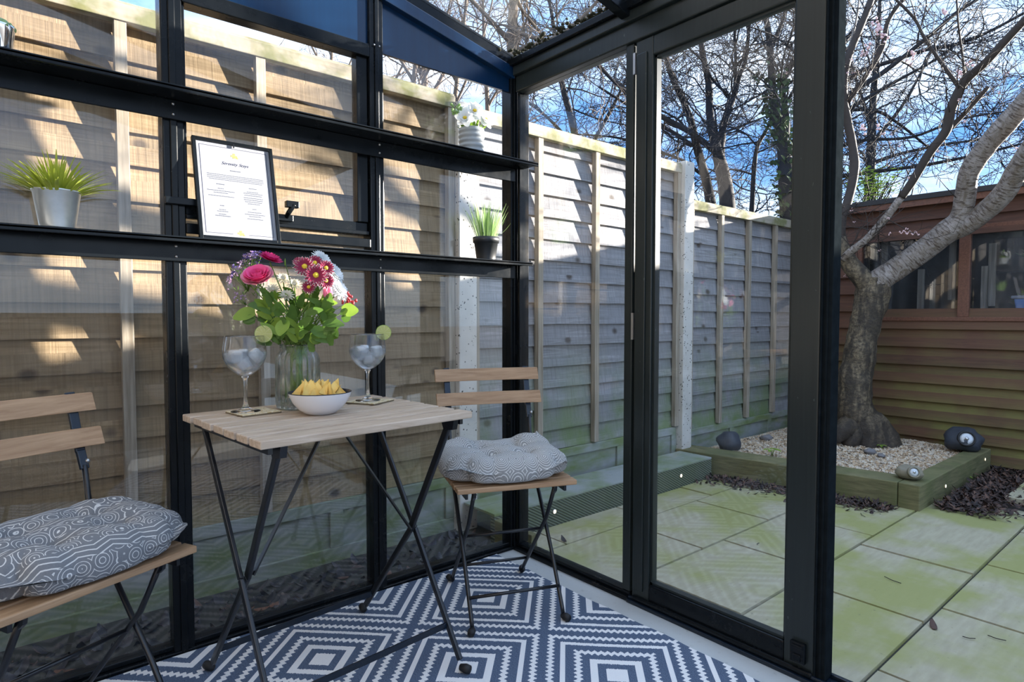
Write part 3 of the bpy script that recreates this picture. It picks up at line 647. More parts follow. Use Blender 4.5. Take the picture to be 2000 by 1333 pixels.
# coasters and glasses
def coaster(c, ang, label):
    t = thing('coaster', label, 'coaster', (c[0], c[1], TT), ang, 'square gold coasters under the glasses')
    MB().box((-.052, -.052, .0005), (.052, .052, .004)).build('cork_base', 'cork', t)
    MB().box((-.052, -.052, .004), (.052, .052, .006)).build('printed_top', 'coaster', t, bevel=.0008)
G1, G2 = (-1.163, -.272), (-.815, -.285)
coaster((-1.145, -.278), R(8), 'gold patterned square coaster under the left glass')
coaster((-.812, -.290), R(28), 'gold patterned square coaster under the right glass')
def ice_cube(c, r, seed, label, grp):
    mt = Matrix.Rotation(seed*1.3, 3, 'Z') @ Matrix.Rotation(seed*.9, 3, 'X')
    m = MB(); m.box((-r, -r, -r), (r, r, r), mt); o = solo(m, 'ice_cube', 'ice', label, 'ice cube', None, grp, bevel=r*.45); o.location = c
    return o
def copa(c, side, sc, lsc):
    z0 = TT+.006
    t = thing('gin_glass', 'balloon glass of clear drink, %s' % side, 'glass', (c[0], c[1], z0), 0, 'stemmed balloon glasses of gin and tonic')
    pr = [(.0001, .093), (.006, .094), (.020, .099), (.036, .112), (.047, .127), (.0535, .143), (.055, .155), (.053, .175), (.0495, .198), (.0485, .202)]
    inn = [(r-.0014, z+.0014) for r, z in pr[1:-1]] + [(.0475, .2019)]
    MB().lathe([(r*sc, z*sc) for r, z in pr] + [(r*sc, z*sc) for r, z in reversed(inn)] + [(.0001, .0955*sc)], n=48).build('bowl', 'glass', t)
    MB().lathe([(r*sc, z*sc) for r, z in ((.0001, 0.0), (.037, .0003), (.037, .0016), (.020, .0045), (.009, .010), (.0055, .022), (.0042, .05), (.0042, .078), (.006, .088), (.010, .0935), (.0001, .0945))], n=32).build('stem_and_foot', 'stemglass', t)
    dr = [(.0001, .0962), (.006, .0966), (.0195, .1015), (.0345, .1140), (.0455, .1285), (.0517, .1435), (.0530, .155), (.0527, .1585), (.0001, .1585)]
    o = solo(MB().lathe([(r*sc, z*sc) for r, z in dr], n=48), 'drink', 'drink', 'clear fizzy drink filling %s' % side, 'drink', None, 'drinks in the balloon glasses'); o.location = (c[0], c[1], z0)
    k = 0
    for dx, dy, dz, r in ((-.026, -.008, .148, .0155), (.024, -.012, .150, .0155), (.002, .026, .150, .014), (-.004, -.014, .128, .0125), (.018, .014, .132, .012)):
        k += 1; ice_cube((c[0]+dx*sc, c[1]+dy*sc, z0+dz*sc), r*sc, k+c[0]*7, 'rounded ice cube floating in the drink in %s' % side, 'ice cubes in %s' % side)
    # lime slice slotted on the rim, facing the camera
    a = YAW - math.pi/2
    th = math.atan2(RT.y, RT.x)+ .25
    lx, ly = c[0]+math.cos(th)*.048*sc, c[1]+math.sin(th)*.048*sc
    l = thing('lime_slice', 'round lime slice on the rim of %s' % side, 'lime slice', (lx, ly, z0+.206*sc), a+.1, 'lime slices on the glasses')
    mt = Matrix.Rotation(math.pi/2, 3, 'X'); r = .0235*lsc
    MB().lathe([(.0001, -.0018), (r*.95, -.0018), (r*.95, .0018), (.0001, .0018)], n=32, smooth=False, ax=mt.to_4x4()).build('flesh', 'lime', l)
    MB().lathe([(r*.95, -.0021), (r, -.0018), (r, .0018), (r*.95, .0021), (r*.95, -.0021)], n=32, ax=mt.to_4x4()).build('rind', 'lime_rind', l)
copa(G1, 'the glass on the left of the vase', 1.0, 1.0)
copa(G2, 'the glass on the right of the bowl', .99, .98)

# vase
VC = Vector((-1.018, -.262, TT))
va = thing('ribbed_glass_vase', 'tall ribbed clear glass vase of cut flowers in the middle of the table', 'vase', VC)
def ribbed(prof, nr=22, amp=.06, n=264):
    m = MB(); vs = []; fs = []
    for r, z, a_ in prof:
        for j in range(n):
            w = 2*math.pi*j/n; rr = r*(1+a_*amp*abs(math.sin(w*nr/2))); vs.append((rr*math.cos(w), rr*math.sin(w), z))
    for i in range(len(prof)-1):
        for j in range(n): fs.append((i*n+j, i*n+(j+1)%n, (i+1)*n+(j+1)%n, (i+1)*n+j))
    m.add(vs, fs, True); return m
ribbed([(.0001, 0, 0), (.050, 0, 0), (.056, .005, .6), (.057, .02, 1), (.057, .138, 1), (.053, .152, .8), (.047, .162, .2), (.0475, .175, 0), (.049, .180, 0), (.0475, .181, 0), (.0455, .176, 0), (.045, .162, 0), (.050, .15, 0), (.0535, .136, 0), (.0535, .012, 0), (.0001, .010, 0)]).build('ribbed_jar', 'vglass', va)
wa = solo(MB().lathe([(.0001, .011), (.0528, .0125), (.0528, .095), (.0001, .095)], n=48), 'vase_water', 'water', 'clear water in the lower half of the ribbed flower vase', 'water'); wa.location = VC

# bowl and tortilla chips
BC = Vector((-1.013, -.405, TT))
bo = thing('enamel_bowl', 'white enamel bowl with dark rim heaped with tortilla chips at the table front', 'bowl', BC)
pr = [(.0001, 0), (.026, .0), (.040, .004), (.056, .016), (.069, .032), (.077, .048), (.0805, .058)]
MB().lathe(pr, n=56).build('outer_shell', 'enamel', bo)
MB().lathe([(.0805, .058), (.0812, .0592), (.0805, .0602), (.0790, .0592)] + [(r-.0022, z+.0014) for r, z in reversed(pr[1:-1])] + [(.0001, .0016)], n=56).build('dark_lining', 'navy', bo)
random.seed(21)
for i in range(24):
    pa_ = -.046+.092*((i*7)%24)/23; pb_ = random.uniform(-.034, .03)*(1 if abs(pa_) < .035 else .4)
    sz = random.uniform(.024, .032); q = RT*pa_ + Vector((FW.x, FW.y, 0))*pb_ + Vector((0, 0, .050+.016*(1-(pa_/.07)**2)+random.uniform(-.005, .004)))
    mt = Matrix.Rotation(YAW - math.pi/2 + random.gauss(0, .55), 4, 'Z') @ Matrix.Rotation(random.uniform(.95, 1.45), 4, 'X') @ Matrix.Rotation(random.uniform(-.3, .3), 4, 'Y')
    def cf(u, v, sz=sz):
        a = Vector((0, sz)); b = Vector((-sz*.9, -sz*.6)); c = Vector((sz*.9, -sz*.6)); p = a*(1-v) + (b*(1-u)+c*u)*v
        return Vector((p.x, p.y, .45*(p.x**2)/sz*1.4 - .2*p.y**2/sz))
    m = MB(); m.grid(cf, 6, 6); m.grid(lambda u, v: cf(u, v)+Vector((0, 0, .0014)), 6, 6)
    m.v = [mt @ p for p in m.v]
    o = solo(m, 'tortilla_chip', 'chip', 'yellow triangular corn chip standing in the white enamel bowl', 'tortilla chip', None, 'tortilla chips in the bowl'); o.location = BC+q

# ================================================================== FLOWERS in the vase
random.seed(5)
def stem_pts(head, i):
    w = i*2.39; b = VC + Vector((.035*math.cos(w), .035*math.sin(w), .016)); nk = VC + Vector((.030*math.cos(w+2.6), .030*math.sin(w+2.6), .172))
    hd = Vector(head); out = (hd-nk); nk2 = nk + Vector((out.x*.25, out.y*.25, out.z*.45))
    return [b, lerp(b, nk, .5), nk, nk2, hd]
FI = [0]
def flower(name, label, cat, head, group=None, rad=.0022, stemmat='stem', leafy=2):
    FI[0] += 1; head = Vector(head); t = thing(name, label, cat, VC, 0, group or 'cut flowers in the glass vase')
    pts = stem_pts(head, FI[0]); MB().tube(pts, [rad*1.15, rad*1.1, rad, rad*.9, rad*.7], 6).build('stem', stemmat, t, VC)
    if leafy:
        m = MB()
        for k in range(leafy):
            tt = random.uniform(.1, .75); p = lerp(pts[3], pts[4], tt); w = random.uniform(0, 6.28)
            m.blade(p, (math.cos(w), math.sin(w), .5), random.uniform(.018, .034), random.uniform(.006, .011), (0, 0, -.5), 5, cup=.12)
        m.build('leaf', 'leaf_lt', t, VC)
    return t, (pts[4]-pts[3]).normalized()
TOCAM = (CAMP - VC).normalized()
def daisy(t, c, nrm, r, n, petal, center='yellow', cr=.22, layers=2, tipmat=None, droop=.25):
    nrm = Vector(nrm).normalized(); a = nrm.orthogonal().normalized(); b = nrm.cross(a); m = MB(); m2 = MB(); c = Vector(c)
    for l in range(layers):
        for k in range(n):
            w = 2*math.pi*(k+l*.5)/n + random.uniform(-.06, .06); d = a*math.cos(w)+b*math.sin(w); up_ = .12+l*.35
            dd = (d + nrm*up_).normalized(); L_ = r*(1-.14*l)*random.uniform(.92, 1.05)
            m.blade(c+d*r*cr*.6, dd, L_, r*.30, -nrm*droop, 4, d.cross(nrm), .15)
            if tipmat: m2.blade(c+d*r*cr*.6-nrm*.0012, dd, L_*1.045, r*.345, -nrm*droop, 4, d.cross(nrm), .15)
    hd = m.build('petals', petal, t, VC)
    if tipmat: m2.build('petal_tips', tipmat, hd, VC)
    if center:
        mt = Matrix((a, b, nrm)).transposed(); MB().ball(c+nrm*r*.06, r*cr, 12, 7, (1, 1, .55), .2, 1, mt).build('flower_center', center, hd, VC)
    return hd
def pv(u, v, d): return W(u, v, d)
# spray of burgundy chrysanthemums
t, dr = flower('chrysanthemum_spray', 'burgundy chrysanthemum spray with yellow centres and white petal tips', 'flower', pv(612, 560, 1.66))
for (u, v, d, r) in ((595, 521, 1.60, .0235), (617, 538, 1.57, .0250), (615, 514, 1.64, .020), (637, 524, 1.64, .0200), (637, 549, 1.625, .019), (603, 561, 1.62, .016), (583, 512, 1.66, .014)):
    c = pv(u, v, d); hd = daisy(t, c, (c - pv(612, 575, 1.74)).normalized()*.6+TOCAM*.9, r, 17, 'burg', 'yellow', .30, 2, 'whitep')
    MB().tube([pv(612, 562, 1.66), lerp(pv(612, 562, 1.66), c, .6)-UP*.006, c-TOCAM*.003], .0012, 5).build('branchlet', 'stem', t, VC)
# white chrysanthemums
for i, (u, v, d, r, lb) in enumerate(((630, 512, 1.70, .036, 'large white chrysanthemum at the top right of the bouquet, behind burgundy blooms'),
        (652, 535, 1.67, .034, 'large white chrysanthemum at the right edge of the bouquet, middle of three'),
        (662, 566, 1.66, .033, 'large white chrysanthemum lowest on the right side of the bouquet'))):
    c = pv(u, v, d); t, dr = flower('white_chrysanthemum', lb, 'flower', c-TOCAM*.004); daisy(t, c, RT*.75+UP*.45+TOCAM*.35, r, 24, 'whitep', 'cream', .16, 4, None, .4)
# cream blooms in the middle
for i, (u, v, d, lb) in enumerate(((553, 545, 1.74, 'cream small-petalled bloom in the middle of the bouquet, behind the green spike'), (575, 556, 1.75, 'cream bloom half hidden behind the burgundy flowers'),
        (533, 566, 1.72, 'cream bloom beside and below the pink rose'), (560, 578, 1.70, 'lowest cream bloom low in the centre of the bouquet'))):
    c = pv(u, v, d); t, dr = flower('cream_bloom', lb, 'flower', c-UP*.004); daisy(t, c, TOCAM+UP*.8, .020, 12, 'cream', 'cream', .22, 4, None, .1)
# rose
c = pv(503, 540, 1.60); t, dr = flower('pink_rose', 'large open bright pink rose at the left of the bouquet', 'flower', c-UP*.018, None, .0028)
nr_ = (TOCAM*.85+UP*.75-RT*.25).normalized(); a = nr_.orthogonal().normalized(); b = nr_.cross(a)
for layer, (nn, rr, hh, mt_) in enumerate(((5, .035, .020, 'rose_out'), (5, .031, .026, 'rose_out'), (5, .025, .030, 'rose'), (4, .019, .031, 'rose'), (4, .013, .031, 'rose'), (3, .007, .030, 'rose'))):
    m = MB()
    for k in range(nn):
        w0 = 2*math.pi*(k/nn)+layer*.7; span = 2*math.pi/nn*.72
        def pf(u, v, w0=w0, rr=rr, hh=hh):
            w = w0+(u-.5)*2*span; edge = 1-.22*(2*u-1)**4; rad = rr*(.25+.75*math.sin(v*1.45)) + (.006*max(0, v-.8)/.2 if rr > .015 else 0); z = hh*(v**1.1)*edge
            return c + (a*math.cos(w)+b*math.sin(w))*rad*(1+.05*math.sin(u*9+k)) + nr_*(z-.014)
        m.grid(pf, 8, 7)
    m.build('petals', mt_, t, VC)
# magenta gerbera seen from the side
c = pv(527, 508, 1.70); t, dr = flower('magenta_gerbera', 'magenta daisy-like flower at the top of the bouquet above the rose', 'flower', c-UP*.006)
daisy(t, c, UP*.85+RT*.35+TOCAM*.25, .031, 20, 'magenta', 'burg', .25, 3, None, -.2)
# statice and lilac filler
t, dr = flower('lilac_statice', 'lilac cluster flower forming the top left of the bouquet', 'flower', pv(478, 545, 1.69), None, .002, 'stem', 4)
m1 = MB(); m2 = MB(); ms = MB(); root = pv(485, 570, 1.69)
for k in range(120):
    u, v = random.uniform(0, 1), random.uniform(0, 1); px_ = 445+62*u+random.uniform(-6, 6); py_ = 540-48*math.sin(u*1.7)+26*v*v+ (6 if u < .2 else 0); d = 1.69+random.uniform(-.035, .04)
    c = pv(px_, py_, d)
    for q in range(5):
        w = q*1.256+k; dd = (c-root).normalized(); a = dd.orthogonal().normalized(); b = dd.cross(a)
        (m1 if (k % 3) else m2).blade(c, a*math.cos(w)+b*math.sin(w)+dd*.5, .0065, .0045, (0, 0, 0), 2)
    if k % 3 == 0: ms.tube([root, lerp(root, c, .6)+Vector((0, 0, .004)), c], .0007, 3)
m1.build('pale_florets', 'lilac', t, VC, kind='stuff'); m2.build('violet_florets', 'violet', t, VC, kind='stuff'); ms.build('branchlets', 'stem', t, VC, kind='stuff')
fg = MB()
for k in range(80):
    c = pv(random.uniform(452, 520), random.uniform(520, 580), 1.69+random.uniform(-.02, .03)); w = random.uniform(0, 6.28)
    fg.blade(c, (math.cos(w), math.sin(w), .9), .016, .003, (0, 0, .2), 3)
fg.build('fine_foliage', 'leaf', t, VC, kind='stuff')
# gypsophila-like and berries, bud
t, dr = flower('small_white_filler', 'tiny white filler flowers low at the left of the bouquet', 'flower', pv(475, 592, 1.67), None, .0012, 'stem', 0)
m = MB(); ms = MB()
for k in range(16):
    c = pv(random.uniform(456, 482), random.uniform(572, 592), 1.67+random.uniform(-.02, .02)); m.ball(c, .0028, 6, 4, (1, 1, 1), .5, k); ms.tube([pv(480, 596, 1.67), c], .0005, 3)
m.build('florets', 'lilac', t, VC, kind='stuff'); ms.build('branchlets', 'stem', t, VC, kind='stuff')
t, dr = flower('red_berry_sprig', 'sprig of small red berries at the right edge of the bouquet', 'flower', pv(672, 596, 1.66), None, .0016, 'stem', 1)
m = MB()
for k in range(17): m.ball(pv(random.uniform(665, 696), random.uniform(572, 594), 1.66+random.uniform(-.012, .012)), random.uniform(.003, .0045), 7, 5, (1, 1, 1.2), .2, k)
m.build('berries', 'berry', t, VC)
t, dr = flower('pale_pink_bud', 'pale pink half-open bud right of centre below the white blooms', 'flower', pv(637, 585, 1.62), None, .0022, 'stem', 1)
c = pv(640, 575, 1.62); m = MB()
for k in range(6):
    w = k*1.05; m.blade(c-UP*.012, UP*1.1+(RT*math.cos(w)+FW*math.sin(w))*.35, .032, .018, (0, 0, .1), 5, (-RT*math.sin(w)+FW*math.cos(w)), .25)
m.build('petals', 'rose_out', t, VC)
t, dr = flower('green_bud_stem', 'upright thin green spike in the centre of the bouquet', 'foliage stem', pv(557, 514, 1.68), None, .0016, 'leaf', 0)
MB().lathe([(.0001, 0), (.0022, .003), (.0018, .015), (.0001, .022)], pv(557, 520, 1.68), 8).build('bud', 'leaf_lt', t, VC)
# thin green stems and small leaves that fill the middle
for i in range(26):
    u, v, d = random.uniform(500, 650), random.uniform(575, 655), random.uniform(1.62, 1.76)
    c = pv(u, v, d); t, dr = flower('leafy_stem', 'slim green leaf sprig filling the middle of the bouquet', 'foliage stem', c, 'slim green sprigs in the vase', .0013, 'stem', 2)
    m = MB()
    for q in range(5):
        w = random.uniform(0, 6.28); dd = (RT*math.cos(w)+UP*abs(math.sin(w))+TOCAM*.4).normalized(); m.blade(c-UP*.01*q, dd, random.uniform(.03, .045), random.uniform(.012, .02), (0, 0, -.4), 5, dd.cross(-FW), .12)
    m.build('leaf', 'leaf' if i % 2 else 'leaf_lt', t, VC)
# broad leaves
LV = [((476, 612), 'left', 1.64, (-1, -.1), .058, .036), ((505, 596), 'upper left', 1.66, (-.7, .35), .050, .034), ((548, 598), 'centre front', 1.58, (.1, .25), .040, .034),
      ((551, 640), 'low centre', 1.58, (-.1, -.35), .048, .038), ((640, 592), 'upper right', 1.62, (.25, .9), .060, .030), ((652, 630), 'right', 1.61, (1, .12), .062, .032),
      ((684, 604), 'far right', 1.63, (1, .25), .048, .038), ((625, 648), 'lower right', 1.62, (.8, -.3), .05, .034), ((613, 606), 'right of centre', 1.60, (.8, .35), .055, .022),
      ((528, 640), 'lower left', 1.64, (-.6, .6), .055, .020), ((596, 628), 'inner right', 1.60, (.5, .5), .05, .024), ((572, 612), 'inner centre', 1.66, (0, 1), .05, .026),
      ((618, 660), 'rim right', 1.63, (.9, -.1), .040, .034), ((520, 612), 'inner left', 1.66, (-.7, .4), .05, .026), ((588, 588), 'upper centre', 1.70, (.3, 1), .05, .022), ((655, 648), 'drooping right', 1.66, (.6, -.7), .034, .018)]
for i, ((u, v), nm, d, (ax, az), ln, wd_) in enumerate(LV):
    c = pv(u, v, d); t, dr = flower('leafy_stem', 'broad green leaf sprig at the %s of the bouquet' % nm, 'foliage stem', c - RT*ax*.012 - UP*az*.012 + FW*.008, 'green leaf sprigs in the vase', .0016, 'stem', 1)
    dd = (RT*ax+UP*az-FW*.25).normalized(); sd = dd.cross(-FW+UP*.9*(1 if i % 2 else .2)).normalized()
    MB().blade(c - dd*ln*.5, dd, ln, wd_, UP*(-.35), 8, sd, .10).build('broad_leaf', 'leaf' if i % 3 else 'leaf_lt', t, VC)
    for q in range(2):
        w = random.uniform(-.9, .9); e2 = (dd + sd*w*1.3).normalized(); MB().blade(c - dd*ln*.5 - UP*.012*(q+1), e2, ln*.55, wd_*.6, UP*(-.3), 6, e2.cross(-FW), .12).build('leaf', 'leaf', t, VC)

# ================================================================== THINGS ON THE SHELVES
def pot(name, label, cat, c, prof, mat, group='plant pots on the shelves', **k):
    t = thing(name, label, cat, c, 0, group); MB().lathe(prof, n=40, **k).build('pot', mat, t); return t
def tuft(t, mat, n, r, h, w, spread, seed, z0, name='grass_blades', droop=.9, rim=None):
    random.seed(seed); m = MB()
    for i in range(n):
        a = random.uniform(0, 6.283); q = random.random()**.6; s_ = spread*q
        d = Vector((math.cos(a)*s_, math.sin(a)*s_, 1)); L_ = h*random.uniform(.65, 1.08)
        m.blade((r*q*math.cos(a)*.85, r*q*math.sin(a)*.85, z0), d, L_, w*random.uniform(.7, 1.2), Vector((math.cos(a), math.sin(a), 0))*droop*q*.5 + Vector((0, 0, -droop*q*.6)), 7, cup=.15)
    m.build(name, mat, t)
zs1, zs2 = 1.1965, 1.5895
t = pot('potted_grass', 'bright lime-green grass in a galvanised steel bucket on the lower shelf at left', 'potted plant', (-1.543, -.077, zs1), [(.0001, 0), (.036, 0), (.037, .002), (.0495, .088), (.0515, .089), (.0515, .092), (.049, .092), (.0475, .082), (.0001, .080)], 'zinc')
tuft(t, 'lime_grass', 190, .046, .105, .0062, 1.15, 11, .078, droop=1.0)
t = pot('potted_grass', 'upright pale green grass in a black plastic pot on the lower shelf by the corner post', 'potted plant', (-.207, -.077, zs1), [(.0001, 0), (.037, 0), (.037, .002), (.046, .066), (.0505, .066), (.0515, .087), (.049, .087), (.047, .075), (.0001, .072)], 'plastic_black')
tuft(t, 'chive', 170, .043, .145, .0036, .30, 12, .07, droop=.35)
m = MB().blade((.035, 0, .09), (1, -.2, .25), .10, .0025, (0, 0, .9), 8); m.build('grass_blades', 'chive', t)
t = pot('potted_white_flowers', 'white flowers with green leaves in a ribbed grey pot on the upper shelf', 'potted plant', (-.280, -.084, zs2), [(.0001, 0), (.044, 0)] + [(.047+.0022*math.sin(i*1.15)+(.002 if i == 26 else 0), .002+i*.0034) for i in range(27)] + [(.046, .092), (.044, .08), (.0001, .078)], 'ceramic')
tuft(t, 'leaf_lt', 46, .038, .055, .013, .8, 14, .076, 'leaves', .6)
random.seed(9)
for (x, y, z, r) in ((-.052, -.03, .115, .036), (-.012, -.035, .148, .038), (.050, -.02, .132, .037), (.012, .03, .150, .034), (-.03, .02, .155, .028)):
    c = Vector((x, y, z)); nrm = (Vector((x*7, y*4, .25)) + TOCAM*.8).normalized(); a = nrm.orthogonal().normalized(); b = nrm.cross(a); m = MB()
    for l in range(3):
        for k in range(6):
            w = 2*math.pi*(k+l*.5)/6; d = a*math.cos(w)+b*math.sin(w); m.blade(c+d*.003, d+nrm*(.15+.35*l), r*(1-.15*l), r*.80, -nrm*.15+nrm*.2*l, 5, d.cross(nrm), -.06)
    hd = m.build('petals', 'whitep', t); MB().ball(c+nrm*.004, .0075, 10, 6, (1, 1, .8), .2, 1).build('flower_center', 'yellow', hd)
m = MB()
for k in range(20): m.ball((-.075+random.uniform(-.018, .018), random.uniform(-.02, .02), .150+random.uniform(-.018, .02)), .0055, 6, 4, (1, 1, 1), .5, k)
for (x, z) in ((-.075, .15), (.03, .175)): m.tube([(0, 0, .08), (x*.6, 0, z*.8), (x, 0, z)], .0012, 5)
for k in range(12): m.ball((.03+random.uniform(-.012, .012), random.uniform(-.01, .01), .172+random.uniform(-.016, .016)), .005, 6, 4, (1, 1, 1), .5, k+40)
m.build('small_buds', 'chive', t)
t = pot('potted_succulent', 'rounded green succulent in a mirrored silver pot at the upper shelf left edge', 'potted plant', (-1.648, -.086, zs2), [(.0001, 0), (.027, 0), (.029, .003), (.035, .062), (.036, .066), (.034, .066), (.033, .058), (.0001, .056)], 'silver')
m = MB(); random.seed(2)
for k in range(38):
    w = k*2.4; q = math.sqrt(k/38); m.ball((.030*q*math.cos(w), .030*q*math.sin(w), .062+.014*(1-q*q)), .0095, 8, 5, (1, 1, 1), .2, k)
m.build('fleshy_leaves', 'succulent', t)

# framed sheet, leaning back on the lower shelf
fr = thing('framed_notice', 'black framed white printed sheet leaning against the window on the lower shelf', 'framed notice', (-1.113, -.098, zs1+.001), 0)
fr.rotation_euler = (R(-12.5), 0, R(1.0))
w_, h_ = .226, .305
MB().box((-w_/2, 0, 0), (-w_/2+.010, .014, h_)).box((w_/2-.010, 0, 0), (w_/2, .014, h_)).box((-w_/2+.010, 0, 0), (w_/2-.010, .014, .010)).box((-w_/2+.010, 0, h_-.010), (w_/2-.010, .014, h_)).build('frame', 'black', fr, bevel=.001)
MB().box((-w_/2+.009, .006, .009), (w_/2-.009, .009, h_-.009)).build('paper_sheet', 'paper', fr)
a, b = -w_/2+.0185, w_/2-.0185; z0, z1 = .020, h_-.0195; t_ = .0013; y = .0056
MB().box((a, y, z0), (a+t_, y+.0003, z1)).box((b-t_, y, z0), (b, y+.0003, z1)).box((a, y, z1-t_), (b, y+.0003, z1)).box((a, y, z0), (-.022, y+.0003, z0+t_)).box((.022, y, z0), (b, y+.0003, z0+t_)).build('border_line', 'ink', fr)
g = MB()
for cz in (.262, .024):
    for (x, z, r) in ((-.005, 0, .0040), (.004, -.001, .0045), (0, .006, .0034), (.008, -.005, .003), (-.001, -.005, .003)): g.box((x-r, y, cz+z-r*.8), (x+r, y+.0003, cz+z+r*.8), Matrix.Identity(3))
g.build('gold_emblem', 'gold', fr)
def text(s_, x, z, size, shear, mat, name):
    cu = bpy.data.curves.new(name, 'FONT'); cu.body = s_; cu.size = size; cu.shear = shear; cu.align_x = 'CENTER'; cu.extrude = .0001; cu.materials.append(M[mat])
    f_ = bpy.data.objects.new(name, cu); COL.objects.link(f_); bpy.context.view_layer.update()
    me = bpy.data.meshes.new_from_object(f_); bpy.data.objects.remove(f_); me.materials.clear(); me.materials.append(M[mat])
    o = bpy.data.objects.new(name, me); COL.objects.link(o); o.parent = fr; o.location = (x, y, z); o.rotation_euler = (math.pi/2, 0, 0); return o
text('Serenity Stays', 0, .232, .0135, .45, 'ink', 'heading_lettering')
def lines(rows, mat='ink_grey'):
    m = MB(); random.seed(4)
    for (xc, z, w, hgt) in rows:
        x = xc-w/2
        while x < xc+w/2-.001:
            l = random.uniform(.0025, .0075); l = min(l, xc+w/2-x); m.box((x, y, z), (x+l, y+.0003, z+hgt)); x += l+.0012
    m.build('small_print', mat, fr, kind='stuff')
lines([(0, .214, .030, .0022), (0, .198, .158, .0016), (0, .193, .158, .0016), (0, .188, .158, .0016), (0, .183, .150, .0016), (-.045, .168, .022, .0022), (-.045, .155, .016, .0018), (-.045, .148, .075, .0018), (-.045, .142, .040, .0018),
       (-.045, .132, .070, .0018), (-.045, .103, .012, .0022), (-.045, .091, .018, .0018), (-.045, .086, .030, .0018), (-.045, .077, .022, .0020), (-.045, .072, .042, .0020)])
lines([(.045, z, w, .0018) for z, w in ((.166, .022), (.155, .035), (.150, .055), (.144, .050), (.136, .055), (.130, .055), (.124, .050), (.118, .035), (.102, .012), (.092, .040), (.085, .058), (.079, .035), (.071, .045))])
MB().box((-.002, -.001, h_-.018), (.001, .004, h_-.008)).build('clip', 'steel', fr)
# ================================================================== GARDEN: ground
GZ = -.09
gr = MB().box((-3, -4, -.3), (3.9, 1.0, GZ-.012)); g = gr.build('ground', 'joint'); g['kind'] = 'structure'
far = MB().grid(lambda u, v: Vector((-30+90*u, 1.0+60*v, -.3)), 2, 2); o = far.build('ground_beyond', 'soil'); o['kind'] = 'structure'
far = MB().grid(lambda u, v: Vector((3.9+60*u, -60+61*v, -.3)), 2, 2); o = far.build('ground_behind_shed', 'soil'); o['kind'] = 'structure'
pa = MB(); random.seed(8)
for r_ in range(-6, 2):
    y1 = -.406 + r_*.4405 + .4405; y0 = y1-.4405
    if y0 > .28: continue
    offx = .354 if (r_ % 2) else .795
    for k in range(-3, 5):
        x0 = offx + .61*k; x1 = x0+.61
        if x1 < .06 or x0 > 2.6: continue
        a, b = max(x0, .052), x1; c, d = y0, min(y1, .262)
        if c < -.86 < d and False: pass
        if x0 > 2.0 and y0 > -.95: continue
        if a > b-.05: continue
        z = GZ+random.uniform(-.002, .002); e_ = .0035
        pa.hexa([(a+e_, c+e_, z-.02), (b-e_, c+e_, z-.02), (b-e_, d-e_, z-.02), (a+e_, d-e_, z-.02), (a+e_+.003, c+e_+.003, z), (b-e_-.003, c+e_+.003, z), (b-e_-.003, d-e_-.003, z), (a+e_+.003, d-e_-.003, z)])
o = pa.build('paving', 'slab'); o['kind'] = 'structure'
# twigs and leaf scraps on the slabs
random.seed(31)
TWL = ['between the right chair and the edging board', '', 'behind the glass near the bark', 'just right of the door, nearest the sleeper', '', 'right of the dead leaf near the camera', 'at the right edge near the camera', 'mid-way between door and shed', 'behind the middle of the door glass', 'behind the fixed pane, nearest the sill', 'behind the left edge of the door glass, farthest', 'just behind the lock stile of the door']
for i, (u, v) in enumerate(((1135, 985), (1105, 1058), (1540, 985), (1690, 1010), (1826, 1229), (1905, 1248), (1965, 1252), (1760, 1140), (1480, 1065), (1180, 1128), (1240, 1010), (1570, 1020))):
    p = W(u, v, 1.0) - CAMP; p = CAMP + p*((GZ+.004-CAMP.z)/p.z); w = random.uniform(0, 3.1); L_ = random.uniform(.03, .07)
    d = Vector((math.cos(w), math.sin(w), 0)); n_ = Vector((-d.y, d.x, 0))
    if i in (4, 1): 
        m = MB().blade(p, d, L_*.9, .022, (0, 0, .5), 5, n_, .2); solo(m, 'dead_leaf', 'mulch', 'curled dark dead leaf lying on the paving slabs, %s' % ('nearest the camera' if i == 4 else 'beside the fixed window pane'), 'leaf', p)
    else:
        m = MB().tube([p, p+d*L_*.5+n_*.006, p+d*L_], .0015, 5); solo(m, 'fallen_twig', 'bark_dark', 'thin dark twig on the paving, '+TWL[i], 'twig', p, 'twigs on the paving')

